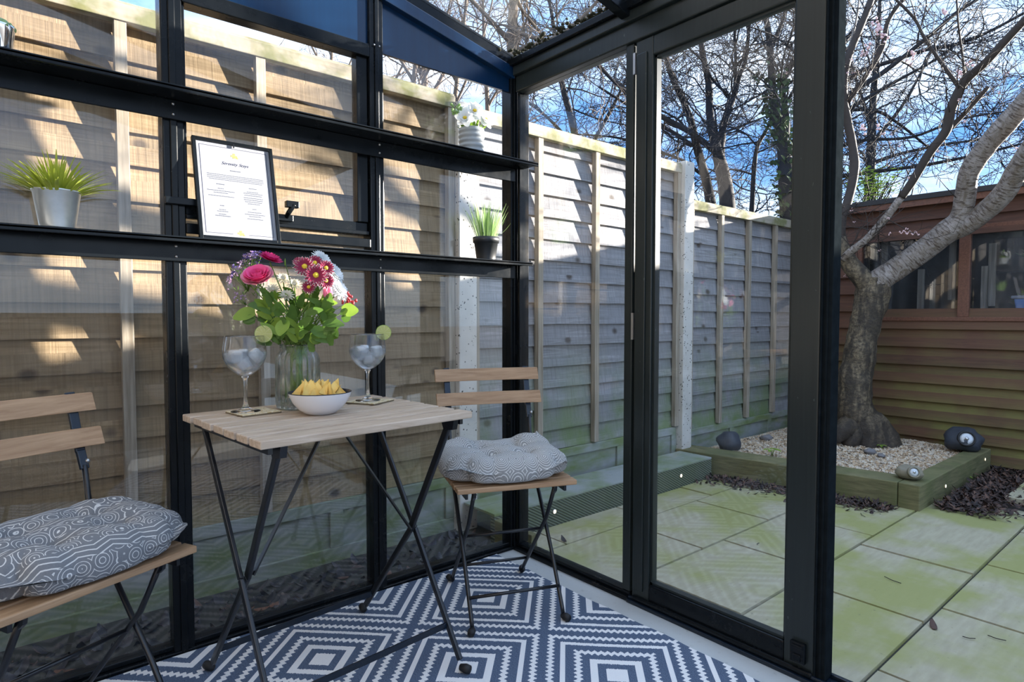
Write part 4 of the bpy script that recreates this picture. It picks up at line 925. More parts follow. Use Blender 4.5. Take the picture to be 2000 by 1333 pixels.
# ---------------------------------------------------------------- fence
PY = .61
def panel(x0, x1, zb, zt, wood, bats, label, seed):
    t = thing('fence_panel', label, 'fence panel', ((x0+x1)/2, PY, zb), 0, 'overlap fence panels'); L = Vector(((x0+x1)/2, PY, zb))
    random.seed(seed); m = MB(); z = zb; k = 0
    while z < zt-.03:
        hb = .122; w1_, w2_ = random.uniform(-.004, .004), random.uniform(-.004, .004); zz = math.floor(z/hb+.5)*hb
        n = 14; pts = []
        for i in range(n):
            xa, xb = x0+(x1-x0)*i/n, x0+(x1-x0)*(i+1)/n
            def e(x): return w1_*(1-(x-x0)/(x1-x0))+w2_*(x-x0)/(x1-x0)+.0035*noise.noise(Vector((x*3, z*7, seed)))
            za, zb_ = z+e(xa), z+e(xb); top = min(z+hb+.025, zt)
            m.hexa([(xa, PY-.030, za), (xb, PY-.030, zb_), (xb, PY-.012, zb_), (xa, PY-.012, za), (xa, PY-.008, top), (xb, PY-.008, top), (xb, PY+.004, top), (xa, PY+.004, top)])
        z += hb
    m.build('lap_boards', wood, t, L)
    for x in bats:
        MB().box((x-.019, PY-.064, zb+.01), (x+.019, PY-.0305, zt-.05)).build('batten', 'batten', t, L, .002)
    MB().box((x0, PY-.070, zt-.058), (x1, PY-.0305, zt)).build('top_rail', 'cap', t, L, .003)
    MB().box((x0, PY-.060, zt), (x1, PY+.03, zt+.012)).build('capping', 'cap', t, L, .002)
    for x in (x0+.001,): pass
    MB().box((x0, PY-.008, zb), (x1, PY+.02, zt-.01)).build('back_boards', wood, t, L)
    return t
panel(-1.77, .08, .17, 2.055, 'fence_tan', (-1.735, -1.315, -.845, -.375, .06), 'tan weathered overlap fence panel directly behind the shelves', 1)
panel(.19, 1.965, .20, 2.02, 'fence_grey', (.21, .655, 1.12, 1.56, 1.945), 'grey weathered overlap fence panel behind the corner, between the two concrete posts', 2)
panel(2.09, 3.90, .16, 1.79, 'fence_grey', (2.11, 2.50, 2.90, 3.32, 3.72), 'lower grey fence panel at the far end by the shed', 3)
def gboard(x0, x1, zt, label):
    m = MB().box((x0, PY-.03, -.28), (x1, PY+.03, zt))
    m.box((x0, PY-.045, zt-.05), (x1, PY-.03, zt)).box((x0, PY-.045, -.28), (x1, PY-.03, -.04))
    n = 3
    for i in range(n+1):
        x = lerp(x0+.02, x1-.02, i/n); m.box((x-.03, PY-.045, -.04), (x+.03, PY-.03, zt-.05))
    solo(m, 'gravel_board', 'gravel_board', label, 'gravel board', ((x0+x1)/2, PY, -.28), 'concrete gravel boards under the fence', bevel=.003)
gboard(-1.77, .08, .17, 'green stained concrete gravel board under the tan fence panel')
gboard(.19, 1.965, .20, 'green stained concrete gravel board under the grey fence panel between the posts')
gboard(2.09, 3.90, .16, 'green stained concrete gravel board under the far lower fence panel')
for x0, zt, lb in ((.080, 2.03, 'speckled concrete fence post seen behind the potted grass near the glass corner'), (1.967, 2.045, 'tall speckled concrete fence post standing proud between the higher and lower fence panels')):
    m = MB().box((x0, PY-.095, -.3), (x0+.11, PY+.05, zt)); solo(m, 'concrete_fence_post', 'concrete', lb, 'fence post', (x0+.055, PY, -.3), 'concrete fence posts', bevel=.006)
# leaf-strewn strip between the glass and the fence
o = MB().box((-2.5, .03, -.3), (.1, .58, -.13)).build('soil_strip', 'soil'); o['kind'] = 'structure'
m = MB(); random.seed(17)
for i in range(1500):
    x, y = random.uniform(-1.9, .1), random.uniform(.07, .50); w = random.uniform(0, 6.28); L_ = random.uniform(.03, .065)
    m.blade((x, y, -.128+random.uniform(0, .035)), (math.cos(w), math.sin(w), random.uniform(-.2, .5)), L_, L_*.6, (0, 0, random.uniform(-.8, .8)), 4, (-math.sin(w), math.cos(w), random.uniform(-.4, .4)), .2)
tag(m.build('leaf_litter', 'leaves'), 'dark fallen leaves on the ground between glass wall and fence', 'leaves', kind='stuff')
# grooved edging board with little lights
eb = thing('edging_board', 'grooved green-grey edging board along the foot of the fence', 'edging board', (.1, .28, -.2)); LE = Vector((.1, .28, -.2))
MB().box((.10, .262, -.2), (1.93, .292, .032)).build('grooved_face', 'deck', eb, LE, .002)
MB().box((.10, .262, .0325), (1.93, .40, .046)).box((.10, .404, .0325), (1.93, .51, .046)).build('top_plank', 'gravel_board', eb, LE, .003)
m = MB().box((.10, .0, -.2), (.135, .262, .02)); solo(m, 'edging_return', 'sleeper', 'short green edging board returning towards the glass corner', 'edging board', (.1, .1, -.2), bevel=.003)
for (x, lb) in ((.49, 'small lit deck light in the edging board, nearest the glass corner'), (1.055, 'small lit deck light in the edging board, half hidden by the mullion'), (1.585, 'small lit deck light in the edging board, right of the mullion')):
    t = thing('deck_light', lb, 'deck light', (x, .2615, -.02), 0, 'small round deck lights')
    mt = Matrix.Rotation(math.pi/2, 4, 'X'); MB().lathe([(.010, 0), (.013, .001), (.0135, .004), (.010, .004)], n=20, ax=mt).build('bezel', 'screw', t); MB().lathe([(.0001, .003), (.0095, .002), (.0095, .0)], n=20, ax=mt).build('bulb', 'led', t)

# ---------------------------------------------------------------- raised gravel bed
ZT = .05
m = MB().box((2.062, -.752, -.2), (2.262, .56, ZT)); m.v = [Vector((p.x + (0 if p.y > 0 else .0) + (p.y-.2)*-.17 - (.05 if True else 0), p.y, p.z)) for p in m.v]
solo(m, 'timber_sleeper', 'sleeper', 'long mossy timber sleeper along the front of the gravel bed', 'sleeper', (2.15, -.1, -.2), 'timber sleepers around the gravel bed', bevel=.006)
m = MB().box((2.175, -.862, -.2), (3.64, -.755, ZT)); solo(m, 'timber_sleeper', 'sleeper', 'dark green timber sleeper on the right side of the gravel bed running to the shed', 'sleeper', (2.9, -.8, -.2), 'timber sleepers around the gravel bed', bevel=.006)
for (x, z, lb) in ((2.62, -.03, 'small lit light in the right-hand sleeper near its front corner'), (3.48, .0, 'small lit light in the right-hand sleeper near the shed')):
    t = thing('deck_light', lb, 'deck light', (x, -.8625, z), 0, 'small round deck lights')
    mt = Matrix.Rotation(math.pi/2, 4, 'X'); MB().lathe([(.010, 0), (.013, .001), (.0135, .004), (.010, .004)], n=20, ax=mt).build('bezel', 'screw', t); MB().lathe([(.0001, .003), (.0095, .002), (.0095, .0)], n=20, ax=mt).build('bulb', 'led', t)
def bedz(x, y): return .015 + .03*math.exp(-((x-3.3)**2+(y+.1)**2)/.35) + .012*noise.noise(Vector((x*3, y*3, 1)))
def fx(y): return 2.062-(y-.2)*.17-.05
m = MB().grid(lambda u, v: Vector((lerp(fx(-.75+1.27*v)+.202, 3.66, u), -.75+1.27*v, bedz(lerp(fx(-.75+1.27*v)+.202, 3.66, u), -.75+1.27*v))), 40, 34)
random.seed(12)
for i in range(7500):
    y = random.uniform(-.735, .50); x = random.uniform(fx(y)+.215, 3.64); r = random.uniform(.006, .012)
    c = Vector((x, y, bedz(x, y)+r*.3)); a = Vector((random.gauss(0, 1), random.gauss(0, 1), random.gauss(0, .5))).normalized()*r; b = a.orthogonal().normalized()*r*.75; d_ = a.cross(b).normalized()*r*.6
    m.add([c+a, c-a, c+b, c-b, c+d_, c-d_], [(0, 2, 4), (2, 1, 4), (1, 3, 4), (3, 0, 4), (2, 0, 5), (1, 2, 5), (3, 1, 5), (0, 3, 5)], False)
tag(m.build('pea_gravel', 'gravel'), 'pale brown pea gravel filling the raised bed under the cherry tree', 'gravel', kind='stuff')
m = MB()
def flakes(n, f):
    for i in range(n):
        x, y, z = f(); w = random.uniform(0, 6.28); L_ = random.uniform(.015, .045)
        m.blade((x, y, z), (math.cos(w), math.sin(w), random.uniform(-.3, .6)), L_, L_*random.uniform(.3, .6), (0, 0, random.uniform(-1, 1)), 3, (-math.sin(w), math.cos(w), random.uniform(-.6, .6)), .2)
def fa():
    y = random.uniform(-.76, .25); xe = 2.06-(y-.2)*.17-.05; return xe - .035 - abs(random.gauss(0, .09)), y, GZ+random.uniform(0, .02)
flakes(1300, fa)
def fb():
    x = random.uniform(2.3, 3.60); y = -.90-abs(random.gauss(0, .3))*(.4+(x-2.3)*.6); return x, y, GZ+random.uniform(0, .035)
flakes(3200, fb)
tag(m.build('bark_mulch', 'mulch'), 'dark bark chippings and dead leaves along the sleepers', 'bark mulch', kind='stuff')
o = MB().box((2.58, -3.5, -.2), (3.9, -.86, GZ-.004)).build('soil_bed', 'soil'); o['kind'] = 'structure'
m = MB().box((2.75, -1.42, -.12), (3.3, -1.12, -.055)); solo(m, 'stepping_slab', 'slab', 'pale paving slab half buried in bark chippings by the shed', 'slab', (3.0, -1.25, -.12), bevel=.006)
# rocks and lights on the bed
def rock_light(c, r, sc, mat, label, nrm, lr, seed, name='rock_spotlight'):
    t = thing(name, label, 'garden light', c, 0)
    m = MB(); m.ball((0, 0, 0), r, 18, 12, sc, .22, seed); m.v = [Vector((p.x, p.y, max(p.z, -r*sc[2]*.75))) for p in m.v]; m.build('rock_shell', mat, t)
    if lr:
        nrm = Vector(nrm).normalized(); q = nrm.to_track_quat('Z', 'Y').to_matrix().to_4x4(); q.translation = nrm*(r/math.sqrt(sum((nrm[i_]/sc[i_])**2 for i_ in range(3)))+.004)
        MB().lathe([(lr*1.0, -.02), (lr*1.35, -.012), (lr*1.3, .006), (lr*1.02, .006), (lr, -.004)], n=28, ax=q).build('bezel', 'rubber' if mat == 'rock' else 'stone', t)
        l = MB().lathe([(.0001, .006), (lr*.6, .005), (lr, 0), (lr, -.01)], n=28, ax=q).build('lens', 'lens', t)
        MB().lathe([(.0001, .010), (lr*.28, .009), (lr*.3, .005)], n=16, ax=q).build('bulb', 'screw', l)
rock_light((2.26, .33, .095), .088, (1.0, .9, .85), 'rock', 'dark blue-grey rock-shaped garden light on the bed corner by the fence', (-.2, -.6, .5), 0, 3)
rock_light((3.47, -.74, .115), .115, (1.05, 1.0, .74), 'rock', 'large dark rock-shaped spotlight on the sleeper against the shed', (-1, -.42, .28), .040, 5)
rock_light((2.300, -.770, .088), .062, (1.0, 1.15, .72), 'stone', 'small mottled stone-shaped solar light on the sleeper corner', (-.8, -.62, .25), .024, 8)
for (u, v, d, r, lb, mt_) in ((1699, 883, 4.3, .045, 'grey flat stone on the gravel right of the tree roots', 'slate'), (1721, 890, 4.2, .028, 'small pale stone on the gravel beside the grey stone', 'lens'), (1497, 855, 4.1, .05, 'brownish flat stone on the gravel seen through the door glass', 'slate')):
    p = W(u, v, 1)-CAMP; p = CAMP + p*((.045-CAMP.z)/p.z); m = MB().ball(p, r, 12, 8, (1.1, .8, .45), .5, u); solo(m, 'stone', 'slate', lb, 'stone', p)
# seedlings
def seedling(u, v, z, label, n, s, mat='leaf_lt'):
    p = W(u, v, 1)-CAMP; p = CAMP + p*((z-CAMP.z)/p.z); t = thing('seedling', label, 'small plant', p); random.seed(int(u)); m = MB(); st = MB()
    for k in range(n):
        w = k*2.4; st.tube([(0, 0, -.03), (.25*s*math.cos(w), .25*s*math.sin(w), s*.3), (.5*s*math.cos(w), .5*s*math.sin(w), s*.4)], .0015, 4)
        m.blade((.4*s*math.cos(w), .4*s*math.sin(w), s*.4), (math.cos(w), math.sin(w), .3), s, s*.7, (0, 0, -.7), 5, cup=.12)
    m.build('leaf', mat, t); st.build('stem', 'stem', t)
seedling(1508, 884, .05, 'low green seedling on the gravel edge seen through the door glass', 6, .045)
seedling(1632, 835, .05, 'tiny bright green seedling left of the tree roots', 5, .035)
seedling(1722, 873, .05, 'small green weed at the foot of the tree roots', 6, .025)
seedling(1880, 935, -.08, 'small yellow-green weed in the bark chippings beside the sleeper', 7, .04)

# ---------------------------------------------------------------- shed
SX = 3.7
sh = thing('garden_shed', 'brown stained overlap-clad garden shed with windows along the right side', 'shed', (SX, -1.0, GZ)); L = Vector((SX, -1.0, GZ))
m = MB(); bh = .136; z = GZ+.02; Y0, Y1 = -4.2, .50; random.seed(6)
WY0, WY1, WZ0, WZ1 = -3.0, .02, .972, 1.60
def clad(y0, y1, za):
    zb_ = za+bh+.016; n = max(1, int((y1-y0)/.5))
    for i in range(n):
        a, b = lerp(y0, y1, i/n), lerp(y0, y1, (i+1)/n)
        w_ = lambda y: .003*noise.noise(Vector((y*2, za*9, 3)))
        m.hexa([(SX-.036, a, za+w_(a)), (SX-.008, a, za+w_(a)), (SX-.008, b, za+w_(b)), (SX-.036, b, za+w_(b)), (SX-.006, a, zb_), (SX+.002, a, zb_), (SX+.002, b, zb_), (SX-.006, b, zb_)])
while z < 1.72:
    if z+bh*.5 > WZ0 and z+bh*.5 < WZ1: clad(WY1+.03, Y1, z); clad(Y0, WY0-.03, z)
    else: clad(Y0, Y1, z)
    z += bh
m.build('cladding', 'clad', sh, L)
MB().box((SX+.002, Y0, GZ), (SX+.03, Y1, WZ0-.005)).box((SX+.002, Y0, WZ1+.005), (SX+.03, Y1, 1.86)).box((SX+.002, WY1+.03, WZ0-.01), (SX+.03, Y1, WZ1+.01)).box((SX+.002, Y0, WZ0-.01), (SX+.03, WY0-.03, WZ1+.01)).build('wall_lining', 'dark', sh, L)
MB().box((SX+.03, Y1-.03, GZ), (SX+1.8, Y1, 1.862)).box((SX+.03, Y0, GZ), (SX+1.8, Y0+.03, 1.862)).box((SX+1.77, Y0, GZ), (SX+1.8, Y1, 2.012)).box((SX+1.0, Y1-.03, 1.862), (SX+1.8, Y1, 1.94)).box((SX+1.0, Y0, 1.862), (SX+1.8, Y0+.03, 1.94)).box((SX+.03, Y0, GZ), (SX+1.8, Y1, GZ+.03)).build('other_walls', 'dark', sh, L)
MB().hexa([(SX-.10, Y0-.05, 1.845), (SX+1.95, Y0-.05, 2.02), (SX+1.95, Y1+.05, 2.02), (SX-.10, Y1+.05, 1.845), (SX-.10, Y0-.05, 1.885), (SX+1.95, Y0-.05, 2.06), (SX+1.95, Y1+.05, 2.06), (SX-.10, Y1+.05, 1.885)]).build('roof', 'felt', sh, L, .004)
MB().box((SX-.085, Y0-.04, 1.80), (SX-.065, Y1+.04, 1.86)).build('fascia', 'clad_plain', sh, L, .002)
fr_ = MB().box((SX-.035, WY0-.03, WZ0-.03), (SX+.03, WY1+.03, WZ0)).box((SX-.028, WY0-.03, WZ1), (SX+.03, WY1+.03, WZ1+.03)).box((SX-.028, WY1, WZ0), (SX+.03, WY1+.03, WZ1)).build('window_frame', 'clad_plain', sh, L, .003)
for y in (-.665, -1.36, -2.05): MB().box((SX-.03, y-.034, WZ0), (SX+.03, y+.034, WZ1)).build('window_mullion', 'clad_plain', sh, L, .003)
ys_ = [WY1, -.631, -.699, -1.326, -1.394, -2.016, -2.084, WY0]
for i in range(0, 8, 2): MB().box((SX-.002, ys_[i+1], WZ0), (SX+.001, ys_[i], WZ1)).build('window_pane', 'shedpane', sh, L)
# inside the shed
o = solo(MB().box((SX+.05, -3.0, .86), (SX+.5, .3, .90)), 'potting_bench', 'clad_plain', 'brown bench inside the shed below the window', 'bench', (SX+.2, -1, .86))
o = solo(MB().box((SX+.2, -3.0, 1.30), (SX+.42, -.75, 1.315)), 'shed_shelf', 'dark', 'dark shelf inside the shed behind the right-hand window', 'shelf', (SX+.2, -1, 1.3))
t = thing('storage_box', 'blue plastic storage box with pale lid seen through the shed window', 'storage box', (SX+.22, -1.13, .9))
m = MB(); m.hexa([(-.11, -.17, 0), (.11, -.17, 0), (.11, .17, 0), (-.11, .17, 0), (-.13, -.20, .20), (.13, -.20, .20), (.13, .20, .20), (-.13, .20, .20)]); m.build('tub', 'blue_box', t, None, .008)
MB().box((-.14, -.215, .20), (.14, .215, .222)).build('lid', 'paper', t, None, .006)
t = thing('potted_shed_plant', 'white pot of pale leaves on the shelf inside the shed', 'potted plant', (SX+.3, -.98, 1.315)); MB().lathe([(.0001, 0), (.03, 0), (.036, .07), (.032, .07), (.0001, .06)], n=20).build('pot', 'whitepot', t); tuft(t, 'chive', 24, .02, .09, .02, 1.0, 3, .06, 'leaves', .5)
t = thing('seed_plant', 'green leafy plant low inside the shed window above the blue box', 'potted plant', (SX+.42, -.95, .90)); MB().lathe([(.0001, 0), (.05, 0), (.06, .12), (.0001, .11)], n=20).build('pot', 'clad_plain', t); tuft(t, 'leaf', 30, .03, .16, .05, .8, 4, .11, 'leaves', .5)
for (y, z0, z1, lb) in ((-.10, 1.30, 1.58, 'pale timber offcut standing at the left of the shed window'), (-.36, 1.12, 1.34, 'short pale timber strip in the middle of the first shed window'), (-.56, 1.20, 1.56, 'pale timber strip just left of the window mullion'), (-.76, 1.0, 1.34, 'pale timber cane just right of the window mullion'), (-.80, 1.15, 1.5, 'pale leaning strip right of the window mullion')):
    solo(MB().box((SX+.10, y-.022, z0-.1), (SX+.115, y+.022, z1)), 'timber_offcut', 'batten', lb, 'timber strip', (SX+.1, y, z0-.1), 'timber strips standing in the shed')

# ---------------------------------------------------------------- cherry tree
random.seed(14)
ct = thing('cherry_tree', 'gnarled cherry tree with forked pale limbs growing from the gravel bed', 'tree', (3.28, -.12, .03)); LC = Vector((3.28, -.12, .03))
def path(pts, sub=5):
    """smooth centreline with radius through (u, v, depth, radius)"""
    P = [W(u, v, d) for u, v, d, r in pts]; Rr = [p[3] for p in pts]; out = []; rr = []
    for i in range(len(P)-1):
        p0 = P[max(0, i-1)]; p1 = P[i]; p2 = P[i+1]; p3 = P[min(len(P)-1, i+2)]
        for k in range(sub):
            t = k/sub; out.append(.5*((2*p1)+(p2-p0)*t+(2*p0-5*p1+4*p2-p3)*t*t+(3*p1-p0-3*p2+p3)*t**3)); rr.append(lerp(Rr[i], Rr[i+1], t))
    out.append(P[-1]); rr.append(Rr[-1]); return out, rr
def limb(pts, n=16, bump=.08, sub=5, fr_=8.0):
    pc, rr = path(pts, sub); m = MB(); m.tube(pc, rr, n)
    k = len(pc)
    for i in range(k):
        for j in range(n):
            q = m.v[i*n+j]; c = pc[i]; f = 1+bump*noise.noise(q*fr_)+bump*.6*noise.noise(q*fr_*3); m.v[i*n+j] = c+(q-c)*f
    run = random.uniform(0, 50)
    for i in range(k):
        if i: run += (pc[i]-pc[i-1]).length
        for j in range(n): w = 2*math.pi*j/n; m.att.append((math.cos(w), math.sin(w), run))
    return m, pc, rr
DT = 4.55
m, _, _ = limb([(1694, 885, DT, .235), (1688, 850, DT, .185), (1672, 815, DT, .150), (1666, 780, DT, .128), (1670, 740, DT, .118), (1680, 680, DT, .106), (1693, 620, DT, .104), (1703, 575, DT, .118), (1706, 545, DT, .10)], 28, .16, 7, 7)
for (u, v, r0) in ((1735, 872, .06), (1660, 868, .07), (1700, 890, .06), (1762, 880, .04), (1640, 850, .07)):
    mm_, _, _ = limb([(1675, 800, DT, .07), (lerp(1675, u, .6), lerp(800, v, .7), DT-.08, r0*1.1), (u, v, DT-.12, r0*.8), (u+(u-1680)*.25, v+12, DT-.14, r0*.3)], 12, .25, 5, 12); m.add(mm_.v, mm_.f, True); m.att += mm_.att
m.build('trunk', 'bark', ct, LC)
MAIN = limb([(1700, 585, DT, .085), (1712, 553, DT-.02, .088), (1750, 526, DT-.08, .080), (1812, 483, DT-.2, .078), (1852, 450, DT-.3, .082), (1876, 425, DT-.36, .066), (1886, 380, DT-.42, .060), (1893, 336, DT-.5, .058), (1925, 288, DT-.6, .060), (1963, 244, DT-.72, .060), (2010, 190, DT-.85, .058), (2060, 120, DT-1.0, .05), (2130, -10, DT-1.05, .042), (2180, -170, DT-1.0, .030), (2260, -330, DT-.95, .018), (2300, -480, DT-.9, .006)], 22, .07)
MAIN[0].build('limb', 'bark_pale', ct, LC)
limb([(1858, 455, DT-.3, .06), (1905, 428, DT-.42, .066), (1958, 380, DT-.6, .064), (1992, 325, DT-.75, .062), (2030, 270, DT-.9, .06), (2080, 200, DT-1.1, .05), (2170, 90, DT-1.15, .040), (2240, -40, DT-1.15, .028), (2340, -160, DT-1.1, .016), (2400, -290, DT-1.05, .005)], 20, .07)[0].build('limb', 'bark_pale', ct, LC)
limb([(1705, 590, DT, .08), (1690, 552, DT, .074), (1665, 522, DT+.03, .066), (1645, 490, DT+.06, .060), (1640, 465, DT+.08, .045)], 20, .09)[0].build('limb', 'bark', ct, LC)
def br(pts, mat, n=12, nm='branch'):
    q = limb(pts, n, .06); q[0].build(nm, mat, ct, LC); return q
BR = []
BR.append(br([(1640, 490, DT+.08, .045), (1643, 430, DT+.1, .036), (1658, 387, DT+.12, .032), (1669, 328, DT+.15, .034), (1665, 286, DT+.18, .032), (1656, 240, DT+.2, .031), (1647, 190, DT+.2, .030), (1651, 134, DT+.22, .030), (1669, 80, DT+.24, .028), (1692, 25, DT+.26, .027), (1712, -30, DT+.3, .024)], 'bark_dark'))
BR.append(br([(1650, 505, DT+.02, .034), (1662, 491, DT-.05, .028), (1692, 468, DT-.12, .026), (1728, 428, DT-.2, .027), (1760, 386, DT-.28, .025)], 'bark_pale'))
BR.append(br([(1760, 386, DT-.28, .025), (1783, 353, DT-.33, .027), (1816, 298, DT-.4, .027), (1848, 255, DT-.46, .029), (1858, 212, DT-.5, .030), (1884, 160, DT-.56, .028), (1925, 122, DT-.66, .025), (1963, 80, DT-.75, .024), (2010, 30, DT-.85, .022)], 'bark_dark'))
BR.append(br([(1856, 250, DT-.46, .018), (1890, 215, DT-.5, .015), (1930, 170, DT-.56, .013)], 'bark_dark', 10))
BR.append(br([(1873, 170, DT-.5, .014), (1840, 125, DT-.45, .011), (1806, 75, DT-.4, .010), (1785, 35, DT-.36, .009), (1740, -10, DT-.3, .008)], 'bark_dark', 8))
BR.append(br([(1885, 160, DT-.56, .009), (1880, 110, DT-.56, .007), (1872, 50, DT-.6, .006), (1868, -10, DT-.6, .005)], 'bark_dark', 6))
BR.append(br([(1655, 200, DT+.2, .020), (1690, 150, DT+.15, .018), (1722, 95, DT+.12, .020), (1735, 40, DT+.1, .016), (1770, -10, DT+.05, .013)], 'bark_dark', 10))
BR.append(br([(1650, 175, DT+.2, .012), (1655, 110, DT+.3, .010), (1672, 40, DT+.34, .008), (1680, -20, DT+.36, .007)], 'bark_pale', 8))
# twigs with a few blossoms
tw = MB(); bl = MB()
def twig(mb, p, d, L_, r, lv, n=3, wob=.35, kids=2.0, blos=None, minr=.0009):
    seg = max(2, int(L_/.05)) if L_ < .6 else 8; pts = [p]; q = p.copy(); dd = d.copy()
    for i in range(seg):
        dd = (dd + Vector((random.gauss(0, wob), random.gauss(0, wob), random.gauss(0, wob)))*.35).normalized(); q = q+dd*(L_/seg); pts.append(q)
        if lv > 0 and random.random() < kids/seg:
            s_ = dd.orthogonal(); s_.rotate(Matrix.Rotation(random.uniform(0, 6.28), 3, dd)); twig(mb, q, (dd*.8+s_.normalized()*.75).normalized(), L_*random.uniform(.4, .7), r*.6, lv-1, n, wob, kids, blos, minr)
        elif blos is not None and random.random() < .03:
            for k in range(5): blos.ball(q+Vector((random.gauss(0, .006), random.gauss(0, .006), random.gauss(0, .006))), .004, 4, 3, (1, 1, 1), .4, k)
    mb.tube(pts, [max(minr, r*(1-.6*i/seg)) for i in range(seg+1)], n, False)
for q in BR:
    for i in range(2, len(q[1])-1):
        if random.random() < .55:
            d = Vector((random.gauss(0, 1), random.gauss(0, 1), random.gauss(.4, .8))).normalized(); twig(tw, q[1][i], d, random.uniform(.15, .45), .0045, 2, 4, .3, 3.0, bl)
for q in (MAIN,):
    for i in range(25, len(q[1])-1):
        if random.random() < (.2 if i < 52 else .9): twig(tw, q[1][i], Vector((random.gauss(0, 1), random.gauss(0, 1), random.gauss(.8, .6))).normalized(), .3, .004, 2, 4, .3, 2, bl)
twig(tw, W(1741, 452, DT-.2), Vector((.1, -.3, -.9)).normalized(), .06, .0015, 0); 
for k in range(22): bl.ball(W(1757+k*1.8, 453+3*math.sin(k)+k*.15, DT-.22), random.uniform(.004, .007), 5, 4, (1, 1, 1), .4, k)
tw.tube([W(1740, 430, DT-.2), W(1748, 446, DT-.2), W(1758, 453, DT-.22), W(1795, 456, DT-.22)], .0012, 4)
for (u, v) in ((1712, 60), (1718, 52), (1708, 45), (1782, 105), (1780, 115), (1725, 75), (1695, 95), (1688, 108), (1720, 255), (1685, 250), (1890, 128), (1872, 145), (1840, 20)):
    for k in range(6): bl.ball(W(u+random.gauss(0, 4), v+random.gauss(0, 5), DT+.1), random.uniform(.007, .014), 5, 4, (1, 1, 1), .4, k)
tag(tw.build('twigs', 'bark_dark', ct, LC), kind='stuff'); tag(bl.build('blossom', 'blossom', ct, LC), kind='stuff')

# ---------------------------------------------------------------- bare trees beyond the fence
def far_tree(label, limbs, seed, base, dens=1.0, mat='bark_far', up=(0, 0, .25), L0=1.3, ivy=False, name='bare_tree', spread=1.0, tw_n=3, lv=4):
    random.seed(seed); b = Vector(base); t = thing(name, label, 'tree', b, 0, 'bare winter trees beyond the fence'); mt = MB(); mtw = MB()
    for li, pts in enumerate(limbs):
        pc, rr = path(pts, 5) if not isinstance(pts[0], Vector) else (pts, None)
        mt.tube(pc, [r*.72*random.uniform(.93, 1.05) for r in rr], 8)
        for i in range(1, len(pc)):
            k = dens*(.62 if rr[i] > .03 else 1.0)
            while k > 0:
                if random.random() < k:
                    d = Vector((random.gauss(0, 1), random.gauss(0, 1), random.gauss(0, .9)))+Vector(up); tdir = (pc[i]-pc[i-1]).normalized(); d = (d.normalized()*spread+tdir*.5).normalized()
                    twig(mtw, pc[i], d, L0*random.uniform(.5, 1.15), min(.014, rr[i]*.36), lv, tw_n, .5, 3.0, None, .0027)
                k -= 1
    mt.build('trunk_and_limbs', mat, t, b); tag(mtw.build('twigs', mat, t, b), kind='stuff')
    if ivy:
        m = MB(); pc, rr = path(limbs[0], 5)
        for i in range(900):
            q = random.choice(pc[:len(pc)*2//3]); w = Vector((random.gauss(0, 1), random.gauss(0, 1), random.gauss(0, 1))).normalized(); m.blade(q+w*random.uniform(.08, .2), w.orthogonal(), .07, .05, (0, 0, -.6), 3, cup=.1)
        tag(m.build('ivy_leaves', 'ivy', t, b), kind='stuff')
    return t
def base_of(pts): 
    p = W(*pts[0][:3]); return (p.x, p.y, -.3)
def gnd(u, d, v=600):
    return (u, v, d, None)
T1 = [[(1428, 560, 7, .14), (1424, 440, 7, .13), (1416, 360, 7, .115), (1398, 283, 7, .09), (1387, 229, 7, .065), (1384, 162, 7, .055), (1373, 108, 7, .045), (1366, 60, 7, .04), (1355, -40, 7, .03)],
      [(1405, 300, 7, .08), (1412, 250, 7, .062), (1421, 219, 6.9, .055), (1433, 189, 6.9, .05), (1443, 151, 6.85, .038), (1457, 113, 6.8, .032), (1465, 30, 6.7, .026), (1475, -60, 6.6, .02)],
      [(1434, 190, 6.9, .034), (1437, 130, 6.9, .027), (1435, 54, 6.9, .022), (1440, -30, 6.9, .018)],
      [(1400, 300, 7, .06), (1384, 286, 7, .052), (1349, 259, 6.95, .046), (1311, 238, 6.9, .042), (1281, 221, 6.85, .038), (1231, 188, 6.8, .03), (1165, 125, 6.7, .024), (1110, 60, 6.6, .018)],
      [(1428, 190, 6.9, .02), (1395, 160, 6.8, .018), (1372, 120, 6.7, .015), (1330, 80, 6.6, .012)]]
far_tree('bare tree with the thickest forked trunk behind the door glass', T1, 41, base_of(T1[0]), .42)
T2 = [[(1398, 560, 7.6, .12), (1392, 430, 7.6, .105), (1381, 360, 7.6, .085), (1360, 283, 7.6, .07), (1349, 235, 7.6, .062), (1333, 194, 7.6, .055), (1317, 162, 7.6, .05), (1303, 121, 7.6, .042), (1290, 50, 7.6, .03), (1270, -60, 7.6, .02)],
      [(1352, 285, 7.6, .04), (1320, 262, 7.6, .034), (1281, 240, 7.6, .03), (1225, 205, 7.6, .024), (1170, 170, 7.6, .018)],
      [(1375, 345, 7.6, .03), (1330, 312, 7.6, .025), (1281, 295, 7.6, .022), (1210, 270, 7.6, .018), (1120, 262, 7.5, .014)]]
far_tree('bare tree with a slimmer trunk leaning left behind the door glass', T2, 42, base_of(T2[0]), .5)
